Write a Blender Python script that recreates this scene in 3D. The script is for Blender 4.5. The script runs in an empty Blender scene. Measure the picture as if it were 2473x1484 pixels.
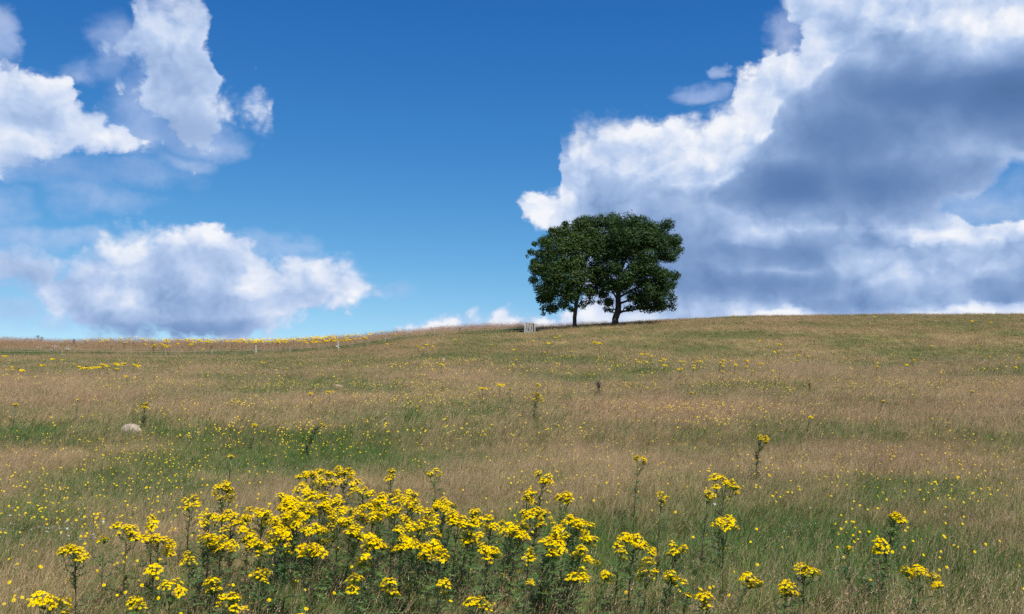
import bpy, bmesh, math, random
import numpy as np
from mathutils import Vector, Matrix, Euler

random.seed(7)
RNG = np.random.default_rng(7)
sc = bpy.context.scene
COL = sc.collection

# ------------------------------------------------------------------ camera
CAM_H = 1.6
FOCAL = 35.0
PXW, PXH = 2473.0, 1484.0                 # photo pixel grid used for measurements
FPX = FOCAL / 36.0 * PXW
PITCH = math.atan((930.0 - PXH / 2) / FPX)
cam_d = bpy.data.cameras.new('camera')
cam_d.lens = FOCAL
cam_d.sensor_width = 36.0
cam_d.clip_end = 6000
cam_d.clip_start = 0.05
cam = bpy.data.objects.new('camera', cam_d)
COL.objects.link(cam)
cam.location = (0, 0, CAM_H)
cam.rotation_euler = (math.radians(90) + PITCH, 0, 0)
sc.camera = cam

def ray(px, py):
    """world direction through a photo pixel"""
    a = (px - PXW / 2) / FPX
    b = (PXH / 2 - py) / FPX
    c, s = math.cos(PITCH), math.sin(PITCH)
    return Vector((a, c - b * s, s + b * c))

def azel(px, py):
    d = ray(px, py).normalized()
    return math.atan2(d.x, d.y), math.asin(d.z)

# ------------------------------------------------------------------ view
vs = sc.view_settings
vs.view_transform = 'Standard'
vs.look = 'None'
EXPO = 0.4
vs.exposure = EXPO
vs.gamma = 1.0
vs.use_curve_mapping = False
sc.cycles.use_denoising = False
sc.cycles.max_bounces = 4
sc.cycles.diffuse_bounces = 2
sc.cycles.transparent_max_bounces = 4

# ------------------------------------------------------------------ sun
SUN_AZ = math.radians(152)      # clockwise from the view direction (+Y)
SUN_EL = math.radians(55)
sun_dir = Vector((math.sin(SUN_AZ) * math.cos(SUN_EL), math.cos(SUN_AZ) * math.cos(SUN_EL), math.sin(SUN_EL)))
sun_d = bpy.data.lights.new('sun', 'SUN')
sun_d.energy = 5.0
sun_d.angle = math.radians(0.53)
sun_d.color = (1.0, 0.955, 0.88)
sun = bpy.data.objects.new('sun', sun_d)
COL.objects.link(sun)
sun.rotation_euler = (-sun_dir).to_track_quat('-Z', 'Y').to_euler()
sun.location = (40, -30, 60)

# ------------------------------------------------------------------ node helper
class NT:
    def __init__(s, tree):
        s.t = tree; s.n = tree.nodes; s.l = tree.links
    def new(s, typ, **kw):
        n = s.n.new(typ)
        for k, v in kw.items():
            setattr(n, k, v)
        return n
    def put(s, sock, v):
        if isinstance(v, bpy.types.NodeSocket):
            s.l.new(v, sock)
        elif v is not None:
            sock.default_value = v
    def m(s, op, a, b=None, c=None, clamp=False):
        n = s.new('ShaderNodeMath', operation=op, use_clamp=clamp)
        for i, v in enumerate((a, b, c)):
            s.put(n.inputs[i], v)
        return n.outputs[0]
    def v(s, op, a, b=None, c=None, scale=None):
        n = s.new('ShaderNodeVectorMath', operation=op)
        for i, v in enumerate((a, b, c)):
            s.put(n.inputs[i], v)
        if scale is not None:
            s.put(n.inputs['Scale'], scale)
        return n.outputs['Value'] if op in ('LENGTH', 'DOT_PRODUCT', 'DISTANCE') else n.outputs['Vector']
    def noise(s, vec, scale, detail=2.0, rough=0.5, dim='3D', color=False, lac=2.0, dist=0.0):
        n = s.new('ShaderNodeTexNoise', noise_dimensions=dim)
        s.put(n.inputs['Vector'], vec)
        n.inputs['Scale'].default_value = scale
        n.inputs['Detail'].default_value = detail
        n.inputs['Roughness'].default_value = rough
        n.inputs['Lacunarity'].default_value = lac
        n.inputs['Distortion'].default_value = dist
        return n.outputs['Color'] if color else n.outputs['Fac']
    def smooth(s, x, a, b, lo=0.0, hi=1.0):
        n = s.new('ShaderNodeMapRange', interpolation_type='SMOOTHSTEP')
        s.put(n.inputs['Value'], x)
        for k, v in zip(('From Min', 'From Max', 'To Min', 'To Max'), (a, b, lo, hi)):
            s.put(n.inputs[k], v)
        return n.outputs[0]
    def lin(s, x, a, b, lo=0.0, hi=1.0):
        n = s.new('ShaderNodeMapRange', interpolation_type='LINEAR')
        s.put(n.inputs['Value'], x)
        for k, v in zip(('From Min', 'From Max', 'To Min', 'To Max'), (a, b, lo, hi)):
            s.put(n.inputs[k], v)
        return n.outputs[0]
    def ramp(s, x, stops, interp='LINEAR'):
        n = s.new('ShaderNodeValToRGB')
        n.color_ramp.interpolation = interp
        el = n.color_ramp.elements
        while len(el) < len(stops):
            el.new(0.5)
        for e, (p, c) in zip(el, stops):
            e.position = p
            e.color = (c[0], c[1], c[2], 1)
        s.put(n.inputs[0], x)
        return n.outputs[0]
    def mix(s, f, a, b, typ='MIX'):
        n = s.new('ShaderNodeMix', data_type='RGBA', blend_type=typ)
        s.put(n.inputs[0], f)
        s.put(n.inputs[6], a if isinstance(a, bpy.types.NodeSocket) else (*a, 1) if len(a) == 3 else a)
        s.put(n.inputs[7], b if isinstance(b, bpy.types.NodeSocket) else (*b, 1) if len(b) == 3 else b)
        return n.outputs[2]

# ------------------------------------------------------------------ world: sky and clouds
def build_world():
    w = bpy.data.worlds.new('World')
    sc.world = w
    w.use_nodes = True
    w.node_tree.nodes.clear()
    T = NT(w.node_tree)
    sky = T.new('ShaderNodeTexSky', sky_type='NISHITA')
    sky.sun_disc = False
    sky.sun_elevation = SUN_EL
    sky.sun_rotation = SUN_AZ
    sky.altitude = 200
    sky.air_density = 1.0
    sky.dust_density = 0.1
    sky.ozone_density = 2.5
    tc0 = T.new('ShaderNodeTexCoord')
    T.l.new(T.v('NORMALIZE', T.v('ADD', tc0.outputs['Generated'], (0, 0, 0.12))), sky.inputs[0])
    # clear deep-blue air: one grade for the whole sky
    ss = T.new('ShaderNodeSeparateColor'); T.l.new(sky.outputs[0], ss.inputs[0])
    sky_k = T.new('ShaderNodeCombineColor')
    for i_, (g_, a_, mx_) in enumerate(((2.75, 16.2, .75), (1.67, 3.19, .9), (0.985, 1.573, 1.1))):
        T.l.new(T.m('MINIMUM', T.m('MULTIPLY', T.m('POWER', T.m('MULTIPLY', ss.outputs[i_], 0.088), g_), a_), mx_), sky_k.inputs[i_])
    sky_col = sky_k.outputs[0]

    geo = T.new('ShaderNodeTexCoord')
    d = T.v('NORMALIZE', geo.outputs['Generated'])
    sep = T.new('ShaderNodeSeparateXYZ'); T.l.new(d, sep.inputs[0])
    az = T.m('ARCTAN2', sep.outputs[0], sep.outputs[1])
    el = T.m('ARCSINE', sep.outputs[2])
    comb = T.new('ShaderNodeCombineXYZ')
    T.l.new(az, comb.inputs[0]); T.l.new(el, comb.inputs[1])
    p = comb.outputs[0]
    ds = T.v('MULTIPLY', d, (1, 1, 1.35))
    # domain warp: billowing outlines
    w1 = T.v('SUBTRACT', T.noise(ds, 6.0, 2.0, 0.5, color=True), (0.5, 0.5, 0.5))
    w2 = T.v('SUBTRACT', T.noise(ds, 22.0, 5.0, 0.6, color=True), (0.5, 0.5, 0.5))
    q = T.v('MULTIPLY_ADD', w1, (0.05, 0.035, 0), p)
    q = T.v('MULTIPLY_ADD', w2, (0.042, 0.034, 0), q)

    def curve(pts, x):
        """piecewise-linear lookup: photo outline points (px, py) -> elevation over azimuth"""
        P = sorted((azel(*t) for t in pts), key=lambda t: t[0])
        n = T.new('ShaderNodeFloatCurve')
        c = n.mapping.curves[0]
        A0, A1, E0, E1 = -0.7, 0.7, -0.2, 0.6
        Q = []
        for aa, ee in P:
            xx = min(0.999, max(0.001, (aa - A0) / (A1 - A0)))
            if Q and xx - Q[-1][0] < 0.0008:
                xx = Q[-1][0] + 0.0008
            Q.append((xx, (ee - E0) / (E1 - E0)))
        while len(c.points) < len(Q):
            c.points.new(0.5, 0.5)
        for pt, t in zip(c.points, Q):
            pt.location = t
            pt.handle_type = 'VECTOR'
        n.mapping.extend = 'HORIZONTAL'
        n.mapping.update()
        T.put(n.inputs['Value'], T.m('MULTIPLY_ADD', x, 1 / (A1 - A0), -A0 / (A1 - A0)))
        return n.outputs[0]          # (el - E0) / (E1 - E0)

    def blob(lst, pos, k):
        out = None
        for t in lst:
            cx, cy, rx, ry, st = t
            a_, e_ = azel(cx, cy)
            ra, re = rx / FPX * 1.25, ry / FPX * 1.25
            v_ = T.v('MULTIPLY_ADD', pos, (1 / ra, 1 / re, 0), (-a_ / ra, -e_ / re, 0))
            s_ = T.m('MULTIPLY_ADD', T.v('DOT_PRODUCT', v_, v_), -st, st)
            out = s_ if out is None else T.m('SMOOTH_MAX', out, s_, k)
        return out

    qsep = T.new('ShaderNodeSeparateXYZ'); T.l.new(q, qsep.inputs[0])
    qa = qsep.outputs[0]
    qe = T.m('MULTIPLY_ADD', qsep.outputs[1], 1 / 0.8, 0.2 / 0.8)

    def band(top, bot):
        s_ = T.m('SMOOTH_MIN', T.m('SUBTRACT', curve(top, qa), qe), T.m('SUBTRACT', qe, curve(bot, qa)), 0.01)
        return T.m('MULTIPLY', s_, 0.8)
    low = band([(-60, 620), (0, 600), (60, 604), (110, 600), (150, 640), (180, 592), (250, 562), (330, 558), (400, 549), (470, 562), (530, 576), (590, 570), (640, 598), (680, 628),
                (760, 623), (820, 632), (880, 652), (930, 690), (942, 712), (950, 790), (962, 808), (985, 790), (1020, 773), (1055, 754), (1085, 752), (1110, 763), (1150, 772), (1200, 764),
                (1225, 757), (1255, 774), (1300, 778), (1400, 762), (1500, 748), (1560, 780)],
               [(-60, 715), (0, 706), (90, 712), (130, 745), (180, 790), (240, 822), (600, 836), (650, 802), (740, 785), (800, 750), (870, 730), (930, 704), (942, 706), (950, 735), (962, 770), (975, 850), (1560, 860)])
    low = T.m('ADD', low, 0.010)
    midl = band([(-60, 130), (0, 146), (40, 138), (60, 162), (110, 152), (145, 166), (165, 226), (210, 248), (245, 246), (280, 256), (320, 306), (350, 348), (362, 380), (385, 500), (410, 640)],
                [(-60, 418), (0, 418), (100, 416), (180, 409), (260, 400), (320, 390), (362, 380), (385, 340), (410, 200)])
    topl = band([(170, 320), (190, 200), (208, 130), (216, 98), (250, 74), (285, 78), (300, 46), (318, 36), (326, -60), (488, -60), (500, 40), (506, 90), (512, 178), (530, 196), (562, 212), (590, 207), (630, 246), (655, 276), (664, 300), (690, 430), (720, 560)],
                [(170, 10), (190, 120), (208, 140), (240, 172), (290, 202), (318, 172), (345, 205), (370, 305), (400, 352), (492, 350), (512, 296), (560, 304), (620, 312), (650, 316), (664, 300), (690, 230), (720, 100)])
    big = band([(1180, 640), (1210, 530), (1226, 470), (1245, 458), (1270, 444), (1320, 434), (1340, 436), (1346, 345), (1380, 308), (1412, 272), (1450, 262), (1490, 264), (1530, 256), (1590, 263), (1640, 268), (1690, 252),
                (1720, 232), (1764, 218), (1772, 165), (1800, 150), (1840, 113), (1870, 108), (1910, 124), (1940, 110), (1990, 60), (2100, 60), (2600, 60)],
               [(1180, 380), (1210, 486), (1226, 492), (1250, 532), (1285, 562), (1330, 575), (1360, 640), (1390, 730), (1450, 880), (2600, 880)])
    topr = band([(1840, 60), (1858, -150), (2000, -250), (2600, -250)], [(1840, -100), (1858, -30), (1880, 18), (1905, 58), (1935, 108), (1990, 150), (2050, 300), (2600, 420)])
    topl = T.m('MULTIPLY_ADD', topl, 0.6, 0.006)
    midl = T.m('MULTIPLY', midl, 0.75)
    E = T.m('SMOOTH_MAX', T.m('SMOOTH_MAX', low, midl, 0.008), T.m('SMOOTH_MAX', topl, T.m('SMOOTH_MAX', big, topr, 0.01), 0.008), 0.008)
    wisps = [(-5, 80, 40, 55, .03), (195, 470, 75, 32, .016), (285, 492, 75, 22, .014), (0, 500, 50, 35, .014), (30, 578, 80, 28, .018), (165, 572, 85, 18, .012), (450, 325, 95, 40, .025), (175, 171, 36, 20, .014),
             (170, 412, 190, 32, .018), (345, 285, 75, 75, .022), (15, 760, 60, 35, .02), (140, 755, 45, 30, .014), (925, 698, 55, 20, .013), (640, 600, 85, 42, .02), (256, 120, 50, 55, .02), (450, 395, 45, 16, .01),
             (1740, 174, 17, 12, .016), (1690, 232, 50, 22, .02), (1900, 100, 40, 62, .02), (1175, 782, 140, 24, .016), (2400, 480, 130, 70, .012)]
    E2 = blob(wisps, q, 0.01)
    gap = blob([(2430, 490, 75, 24, .016), (2480, 455, 45, 40, .016)], q, 0.01)
    E = T.m('SMOOTH_MIN', E, T.m('MULTIPLY_ADD', gap, -1.0, 0.004), 0.015)

    def r1(L): return [(t[0] * .5696, t[1] * .5696, t[2] * .5696, t[3] * .5696) + tuple(t[4:]) for t in L]
    def r2(L): return [(1147.1 + t[0] * .5695, t[1] * .5695, t[2] * .5695, t[3] * .5695) + tuple(t[4:]) for t in L]
    dark = r1([(720, 1405, 460, 60, .8), (640, 1350, 360, 50, .42), (830, 1120, 200, 90, .22), (980, 1290, 320, 90, .36), (300, 725, 330, 50, .55), (80, 522, 170, 30, .35), (680, 260, 330, 330, .26), (230, 480, 480, 280, .17),  # cloud shade, painted as soft ellipses of darker tone
               (780, 545, 190, 100, .55), (330, 860, 250, 70, .3), (60, 1180, 220, 200, .3)])
    dark += r2([(1200, 1075, 520, 90, .74), (1150, 1220, 480, 80, .8), (2270, 1240, 170, 70, .7), (850, 1090, 380, 240, .68), (1650, 1275, 420, 60, .66), (600, 860, 190, 100, .5), (1500, 900, 420, 60, .55),
                (1600, 1130, 300, 90, .42), (2000, 1140, 260, 90, .3), (1480, 190, 160, 100, .25), (950, 850, 160, 60, .3)])
    front = r2([(1900, 410, 520, 165, .98), (2230, 410, 340, 200, 1.1), (1600, 600, 460, 210, .9), (1330, 800, 330, 120, 1.0), (1700, 780, 480, 150, .92), (1850, 240, 320, 80, .5)])
    bright = r2([(1600, 1110, 130, 60, .35), (1820, 1210, 170, 70, .35), (1900, 1010, 150, 35, .5), (2180, 960, 170, 70, .4), (1220, 990, 120, 50, .3), (600, 550, 320, 150, .3), (1000, 570, 230, 120, .32),  # sunlit parts of the clouds, painted as lighter ellipses
                 (1330, 310, 230, 130, .26), (2150, 120, 260, 140, .3), (1300, 1335, 110, 26, .7), (2180, 1320, 180, 26, .7), (280, 870, 110, 70, .4)])
    bright += r1([(600, 1020, 330, 60, .42), (1150, 1215, 150, 60, .45), (1350, 1170, 260, 60, .25), (740, 60, 170, 130, .38), (90, 380, 170, 100, .25), (330, 580, 280, 70, .28)]) + [(1080, 775, 60, 22, .5)]

    # the same cumulus goes on outside the view
    cov = T.noise(ds, 2.6, 3.0, 0.5)
    away = T.m('MAXIMUM', T.smooth(T.m('ABSOLUTE', az), 0.60, 0.85), T.smooth(el, 0.40, 0.55))
    gen = T.m('MULTIPLY', T.m('SUBTRACT', cov, 0.52), 0.5)
    gen = T.m('SUBTRACT', T.m('MULTIPLY', T.m('ADD', gen, 0.3), away), 0.3)
    inview = T.m('SUBTRACT', E, T.m('MULTIPLY', away, 0.3))
    E = T.m('MAXIMUM', inview, gen)

    def relief(pos3, pos2):
        f = T.noise(pos3, 12.0, 7.0, 0.58)
        v_ = T.new('ShaderNodeTexVoronoi', voronoi_dimensions='2D', feature='F1')
        T.put(v_.inputs['Vector'], pos2)
        v_.inputs['Scale'].default_value = 21.0
        v_.inputs['Detail'].default_value = 2.0
        v_.inputs['Roughness'].default_value = 0.5
        v_.inputs['Lacunarity'].default_value = 2.3
        b = T.m('SUBTRACT', 1.0, v_.outputs['Distance'])
        return f, b
    f0, b0 = relief(ds, q)
    ca, sa = 0.014, 0.018
    f1, b1 = relief(T.v('ADD', ds, (ca, 0.0, sa)), T.v('ADD', q, (ca * .8, sa * .8, 0)))
    fc = T.m('SUBTRACT', f0, 0.5)
    F = T.m('MULTIPLY_ADD', fc, 0.040, E)
    F = T.m('MULTIPLY_ADD', T.m('SUBTRACT', b0, 0.55), 0.020, F)
    F2 = T.m('MULTIPLY_ADD', fc, 0.07, E2)
    F = T.m('MULTIPLY_ADD', T.m('SUBTRACT', T.noise(ds, 52.0, 4.0, 0.6), 0.5), 0.020, F)
    soft = T.smooth(T.noise(ds, 4.3, 2.0, 0.5), 0.42, 0.66, 0.008, 0.034)
    alpha = T.smooth(F, -0.005, soft)
    alpha2 = T.m('MULTIPLY', T.smooth(F2, -0.012, 0.03, 0.0, 0.66), T.m('SUBTRACT', 1.0, away))
    a = T.m('MAXIMUM', alpha, alpha2)
    rl = T.m('ADD', T.m('MULTIPLY', T.m('SUBTRACT', f0, f1), 0.7), T.m('MULTIPLY', T.m('SUBTRACT', b0, b1), 0.30))  # sun-side relief painted into the cloud tone by offset noise
    qd = T.v('MULTIPLY_ADD', w2, (0.020, 0.016, 0), T.v('MULTIPLY_ADD', w1, (0.07, 0.05, 0), p))
    # a nearer shaded bank with its own crisp edge stands before the bright mass on the right
    fe = curve([(1670, 560), (1690, 505), (1705, 480), (1725, 452), (1755, 418), (1790, 376), (1825, 343), (1848, 322), (1858, 282), (1885, 248), (1960, 212), (2030, 165), (2080, 60), (2095, -200), (2600, -300)], qa)
    fs = T.m('MULTIPLY', T.m('SUBTRACT', fe, qe), 0.8)
    fs = T.m('MULTIPLY_ADD', fc, 0.03, fs)
    fa = T.smooth(fs, -0.003, 0.011)
    D = T.m('MAXIMUM', blob(dark, qd, 0.2), T.m('MULTIPLY', T.m('MAXIMUM', blob(front, qd, 0.2), 0.0), fa))
    D = T.m('MAXIMUM', D, 0.0)
    D = T.m('MAXIMUM', T.m('MULTIPLY', D, T.m('SUBTRACT', 1.0, away)), T.m('MULTIPLY', away, T.smooth(cov, 0.56, 0.72, 0, .7)))
    B = T.m('MAXIMUM', blob(bright, q, 0.1), 0.0)
    edge = T.smooth(F, 0.045, 0.0, 0.0, 0.10)
    lum = T.m('MULTIPLY_ADD', rl, T.m('MULTIPLY_ADD', D, -1.0, 1.0), 0.69)
    lum = T.m('MULTIPLY_ADD', fc, 0.12, lum)
    lum = T.m('MULTIPLY_ADD', B, 0.55, lum)
    lum = T.m('ADD', lum, edge)
    lum = T.m('MULTIPLY_ADD', D, -0.60, lum)
    ccol = T.ramp(lum, [(0.0, (.075, .165, .36)), (0.12, (.115, .22, .45)), (0.38, (.255, .385, .645)), (0.66, (.475, .605, .85)), (0.86, (.72, .79, .93)), (1.0, (.90, .92, .97))])
    ccol = T.mix(alpha, T.mix(0.5, ccol, (.40, .52, .85)), ccol)
    final = T.mix(a, sky_col, ccol)
    bg = T.new('ShaderNodeBackground')
    T.l.new(final, bg.inputs['Color'])
    bg.inputs['Strength'].default_value = 2 ** -EXPO
    out = T.new('ShaderNodeOutputWorld')
    T.l.new(bg.outputs[0], out.inputs['Surface'])
    w.cycles.sampling_method = 'MANUAL'
    w.cycles.sample_map_resolution = 512

build_world()

# ------------------------------------------------------------------ materials
def material(name):
    m = bpy.data.materials.new(name)
    m.use_nodes = True
    m.node_tree.nodes.clear()
    return m, NT(m.node_tree)

def finish(T, shader):
    o = T.new('ShaderNodeOutputMaterial')
    T.l.new(shader, o.inputs['Surface'])

def leafy(T, col, trans=0.3, rough=0.55, spec=0.25, tcol=None):
    """thin plant tissue: reflects, shines a little and lets light through"""
    b = T.new('ShaderNodeBsdfPrincipled')
    T.put(b.inputs['Base Color'], col)
    b.inputs['Roughness'].default_value = rough
    b.inputs['Specular IOR Level'].default_value = spec
    t = T.new('ShaderNodeBsdfTranslucent')
    T.put(t.inputs['Color'], tcol if tcol is not None else col)
    mx = T.new('ShaderNodeMixShader')
    mx.inputs[0].default_value = trans
    T.l.new(b.outputs[0], mx.inputs[1]); T.l.new(t.outputs[0], mx.inputs[2])
    return mx.outputs[0]

def attr(T, name, kind='GEOMETRY', out='Fac'):
    n = T.new('ShaderNodeAttribute', attribute_type=kind, attribute_name=name)
    return n.outputs[out]

def simple_mat(name, col, var=0.25, scale=8.0, rough=0.8, trans=0.0, spec=0.2, bump=0.0):
    m, T = material(name)
    tc = T.new('ShaderNodeTexCoord')
    oi = T.new('ShaderNodeObjectInfo')
    n = T.noise(tc.outputs['Object'], scale, 4.0, 0.6)
    dk = tuple(c * (1 - var) for c in col); lt = tuple(min(1, c * (1 + var)) for c in col)
    c = T.ramp(n, [(0.3, dk), (0.7, lt)])
    c = T.mix(1.0, c, T.ramp(oi.outputs['Random'], [(0, (.86, .86, .86)), (1, (1.08, 1.08, 1.08))]), 'MULTIPLY')
    if trans > 0:
        finish(T, leafy(T, c, trans, rough, spec))
    else:
        b = T.new('ShaderNodeBsdfPrincipled')
        T.put(b.inputs['Base Color'], c)
        b.inputs['Roughness'].default_value = rough
        b.inputs['Specular IOR Level'].default_value = spec
        if bump:
            bp = T.new('ShaderNodeBump')
            bp.inputs['Strength'].default_value = bump
            bp.inputs['Distance'].default_value = 0.02
            T.l.new(T.noise(tc.outputs['Object'], scale * 4, 6, 0.65), bp.inputs['Height'])
            T.l.new(bp.outputs[0], b.inputs['Normal'])
        finish(T, b.outputs[0])
    return m

def grass_material():
    m, T = material('grass_blades')
    dry = attr(T, 'dry', 'INSTANCER'); pink = attr(T, 'pink', 'INSTANCER'); tint = attr(T, 'tint', 'INSTANCER')
    h = attr(T, 'h'); bid = attr(T, 'bid'); typ = attr(T, 'typ')
    t = T.m('MULTIPLY_ADD', T.m('SUBTRACT', bid, 0.5), 0.62, dry)
    leaf = T.ramp(t, [(0.0, (.058, .135, .026)), (0.28, (.105, .172, .036)), (0.52, (.215, .200, .066)), (0.75, (.37, .270, .130)), (1.0, (.46, .335, .185))])
    leaf = T.mix(T.m('MULTIPLY', T.m('MULTIPLY', pink, T.smooth(dry, 0.3, 0.7)), 0.26), leaf, (.33, .20, .115))
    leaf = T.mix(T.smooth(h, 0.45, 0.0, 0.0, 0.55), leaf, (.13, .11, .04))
    stalk = T.mix(bid, (.38, .27, .14), (.46, .335, .185))
    head = T.mix(T.m('MULTIPLY_ADD', bid, 0.5, T.m('SUBTRACT', pink, 0.2), clamp=True), (.45, .325, .20), (.39, .23, .155))
    c = T.mix(T.smooth(typ, 0.25, 0.75), leaf, stalk)
    c = T.mix(T.smooth(typ, 1.25, 1.75), c, head)
    c = T.mix(1.0, c, T.ramp(tint, [(0, (.74, .76, .74)), (1, (1.2, 1.18, 1.16))]), 'MULTIPLY')
    finish(T, leafy(T, c, 0.28, 0.55, 0.2))
    return m

def ground_material():
    m, T = material('meadow_soil')
    tc = T.new('ShaderNodeTexCoord')
    dry = attr(T, 'dry'); pink = attr(T, 'pink')
    n1 = T.noise(tc.outputs['Object'], 9.0, 6.0, 0.65)
    n2 = T.noise(tc.outputs['Object'], 1.3, 4.0, 0.6)
    t = T.m('ADD', dry, T.m('MULTIPLY_ADD', n1, 0.5, T.m('MULTIPLY_ADD', n2, 0.3, -0.40)))
    c = T.ramp(t, [(0.0, (.05, .085, .016)), (0.35, (.095, .115, .026)), (0.6, (.18, .155, .055)), (1.0, (.28, .21, .090))])
    c = T.mix(T.m('MULTIPLY', pink, 0.5), c, (.17, .105, .06))
    b = T.new('ShaderNodeBsdfPrincipled')
    T.put(b.inputs['Base Color'], c)
    b.inputs['Roughness'].default_value = 0.95
    b.inputs['Specular IOR Level'].default_value = 0.1
    bp = T.new('ShaderNodeBump')
    bp.inputs['Strength'].default_value = 0.8
    bp.inputs['Distance'].default_value = 0.06
    T.l.new(n1, bp.inputs['Height']); T.l.new(bp.outputs[0], b.inputs['Normal'])
    finish(T, b.outputs[0])
    return m

def petal_material():
    m, T = material('yellow_petals')
    k = attr(T, 'k'); r = attr(T, 'bid')
    oi = T.new('ShaderNodeObjectInfo')
    c = T.mix(r, (.80, .585, .0), (.92, .74, .0))
    c = T.mix(T.m('MULTIPLY', oi.outputs['Random'], 0.35), c, (.84, .53, .0))
    c = T.mix(T.smooth(k, 0.25, 0.75), c, (.74, .42, .0))        # disc florets
    c = T.mix(T.smooth(k, 1.25, 1.75), c, (.10, .14, .025))        # green stalks and bracts
    c = T.mix(T.smooth(k, 2.25, 2.75), c, (.30, .20, .05))         # withered heads
    finish(T, leafy(T, c, 0.25, 0.9, 0.0))
    return m

def foliage_material():
    m, T = material('ragwort_foliage')
    bid = attr(T, 'bid'); h = attr(T, 'h')
    oi = T.new('ShaderNodeObjectInfo')
    c = T.ramp(T.m('ADD', T.m('MULTIPLY', bid, 0.8), T.m('MULTIPLY', oi.outputs['Random'], 0.2)),
               [(0, (.042, .088, .022)), (.55, (.085, .15, .038)), (.86, (.14, .20, .05)), (.95, (.30, .25, .07)), (1, (.24, .16, .07))])
    finish(T, leafy(T, c, 0.28, 0.5, 0.3))
    return m

def stem_material():
    m, T = material('ragwort_stem')
    h = attr(T, 'h')
    c = T.ramp(h, [(0.0, (.095, .045, .035)), (0.45, (.085, .055, .03)), (0.75, (.075, .10, .03)), (1.0, (.10, .14, .03))])
    b = T.new('ShaderNodeBsdfPrincipled')
    T.put(b.inputs['Base Color'], c); b.inputs['Roughness'].default_value = 0.6
    finish(T, b.outputs[0])
    return m

def tree_leaf_material(name, c0, c1, c2):
    m, T = material(name)
    bid = attr(T, 'bid')
    c = T.ramp(bid, [(0, c0), (.6, c1), (1, c2)])
    finish(T, leafy(T, c, 0.24, 0.55, 0.22))
    return m

def bark_material():
    m, T = material('tree_bark')
    tc = T.new('ShaderNodeTexCoord')
    st = T.v('MULTIPLY', tc.outputs['Object'], (1, 1, .25))
    n = T.noise(st, 9.0, 6.0, 0.65)
    c = T.ramp(n, [(.3, (.028, .023, .018)), (.7, (.085, .072, .058))])
    b = T.new('ShaderNodeBsdfPrincipled')
    T.put(b.inputs['Base Color'], c); b.inputs['Roughness'].default_value = 0.9
    bp = T.new('ShaderNodeBump'); bp.inputs['Strength'].default_value = 0.8; bp.inputs['Distance'].default_value = 0.05
    T.l.new(n, bp.inputs['Height']); T.l.new(bp.outputs[0], b.inputs['Normal'])
    finish(T, b.outputs[0])
    return m

def white_flower_material():
    m, T = material('white_petals')
    c = T.mix(T.smooth(attr(T, 'k'), 1.25, 1.75), (.66, .65, .62), (.10, .14, .03))
    finish(T, leafy(T, c, 0.2, 0.9, 0.0))
    return m

M = dict(grass=grass_material(), ground=ground_material(), petal=petal_material(), foliage=foliage_material(), stem=stem_material(), bark=bark_material(),
         leaf_a=tree_leaf_material('tree_leaves_olive', (.016, .037, .006), (.037, .073, .011), (.074, .120, .018)),
         leaf_b=tree_leaf_material('tree_leaves_deep', (.012, .031, .006), (.026, .060, .011), (.056, .102, .019)),
         wood=simple_mat('weathered_white_wood', (.40, .38, .375), .22, 10, .8, bump=.3),
         greywood=simple_mat('grey_weathered_wood', (.40, .37, .35), .3, 14, .9, bump=.5),
         darkwood=simple_mat('dark_weathered_wood', (.075, .065, .06), .3, 14, .9, bump=.5),
         wire=simple_mat('fence_wire', (.35, .35, .34), .1, 20, .5),
         plate=simple_mat('white_plate', (.8, .8, .8), .05, 4, .5),
         rock=simple_mat('pale_lichened_rock', (.36, .295, .255), .42, 7, .95, bump=.9),
         rock_pink=simple_mat('pinkish_rock', (.33, .22, .165), .35, 7, .95, bump=.8),
         thistle=simple_mat('thistle_leaf', (.075, .105, .055), .3, 20, .6, trans=.2),
         darkleaf=simple_mat('dark_dock_leaf', (.035, .065, .018), .3, 20, .5, trans=.25),
         white=white_flower_material())

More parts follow.
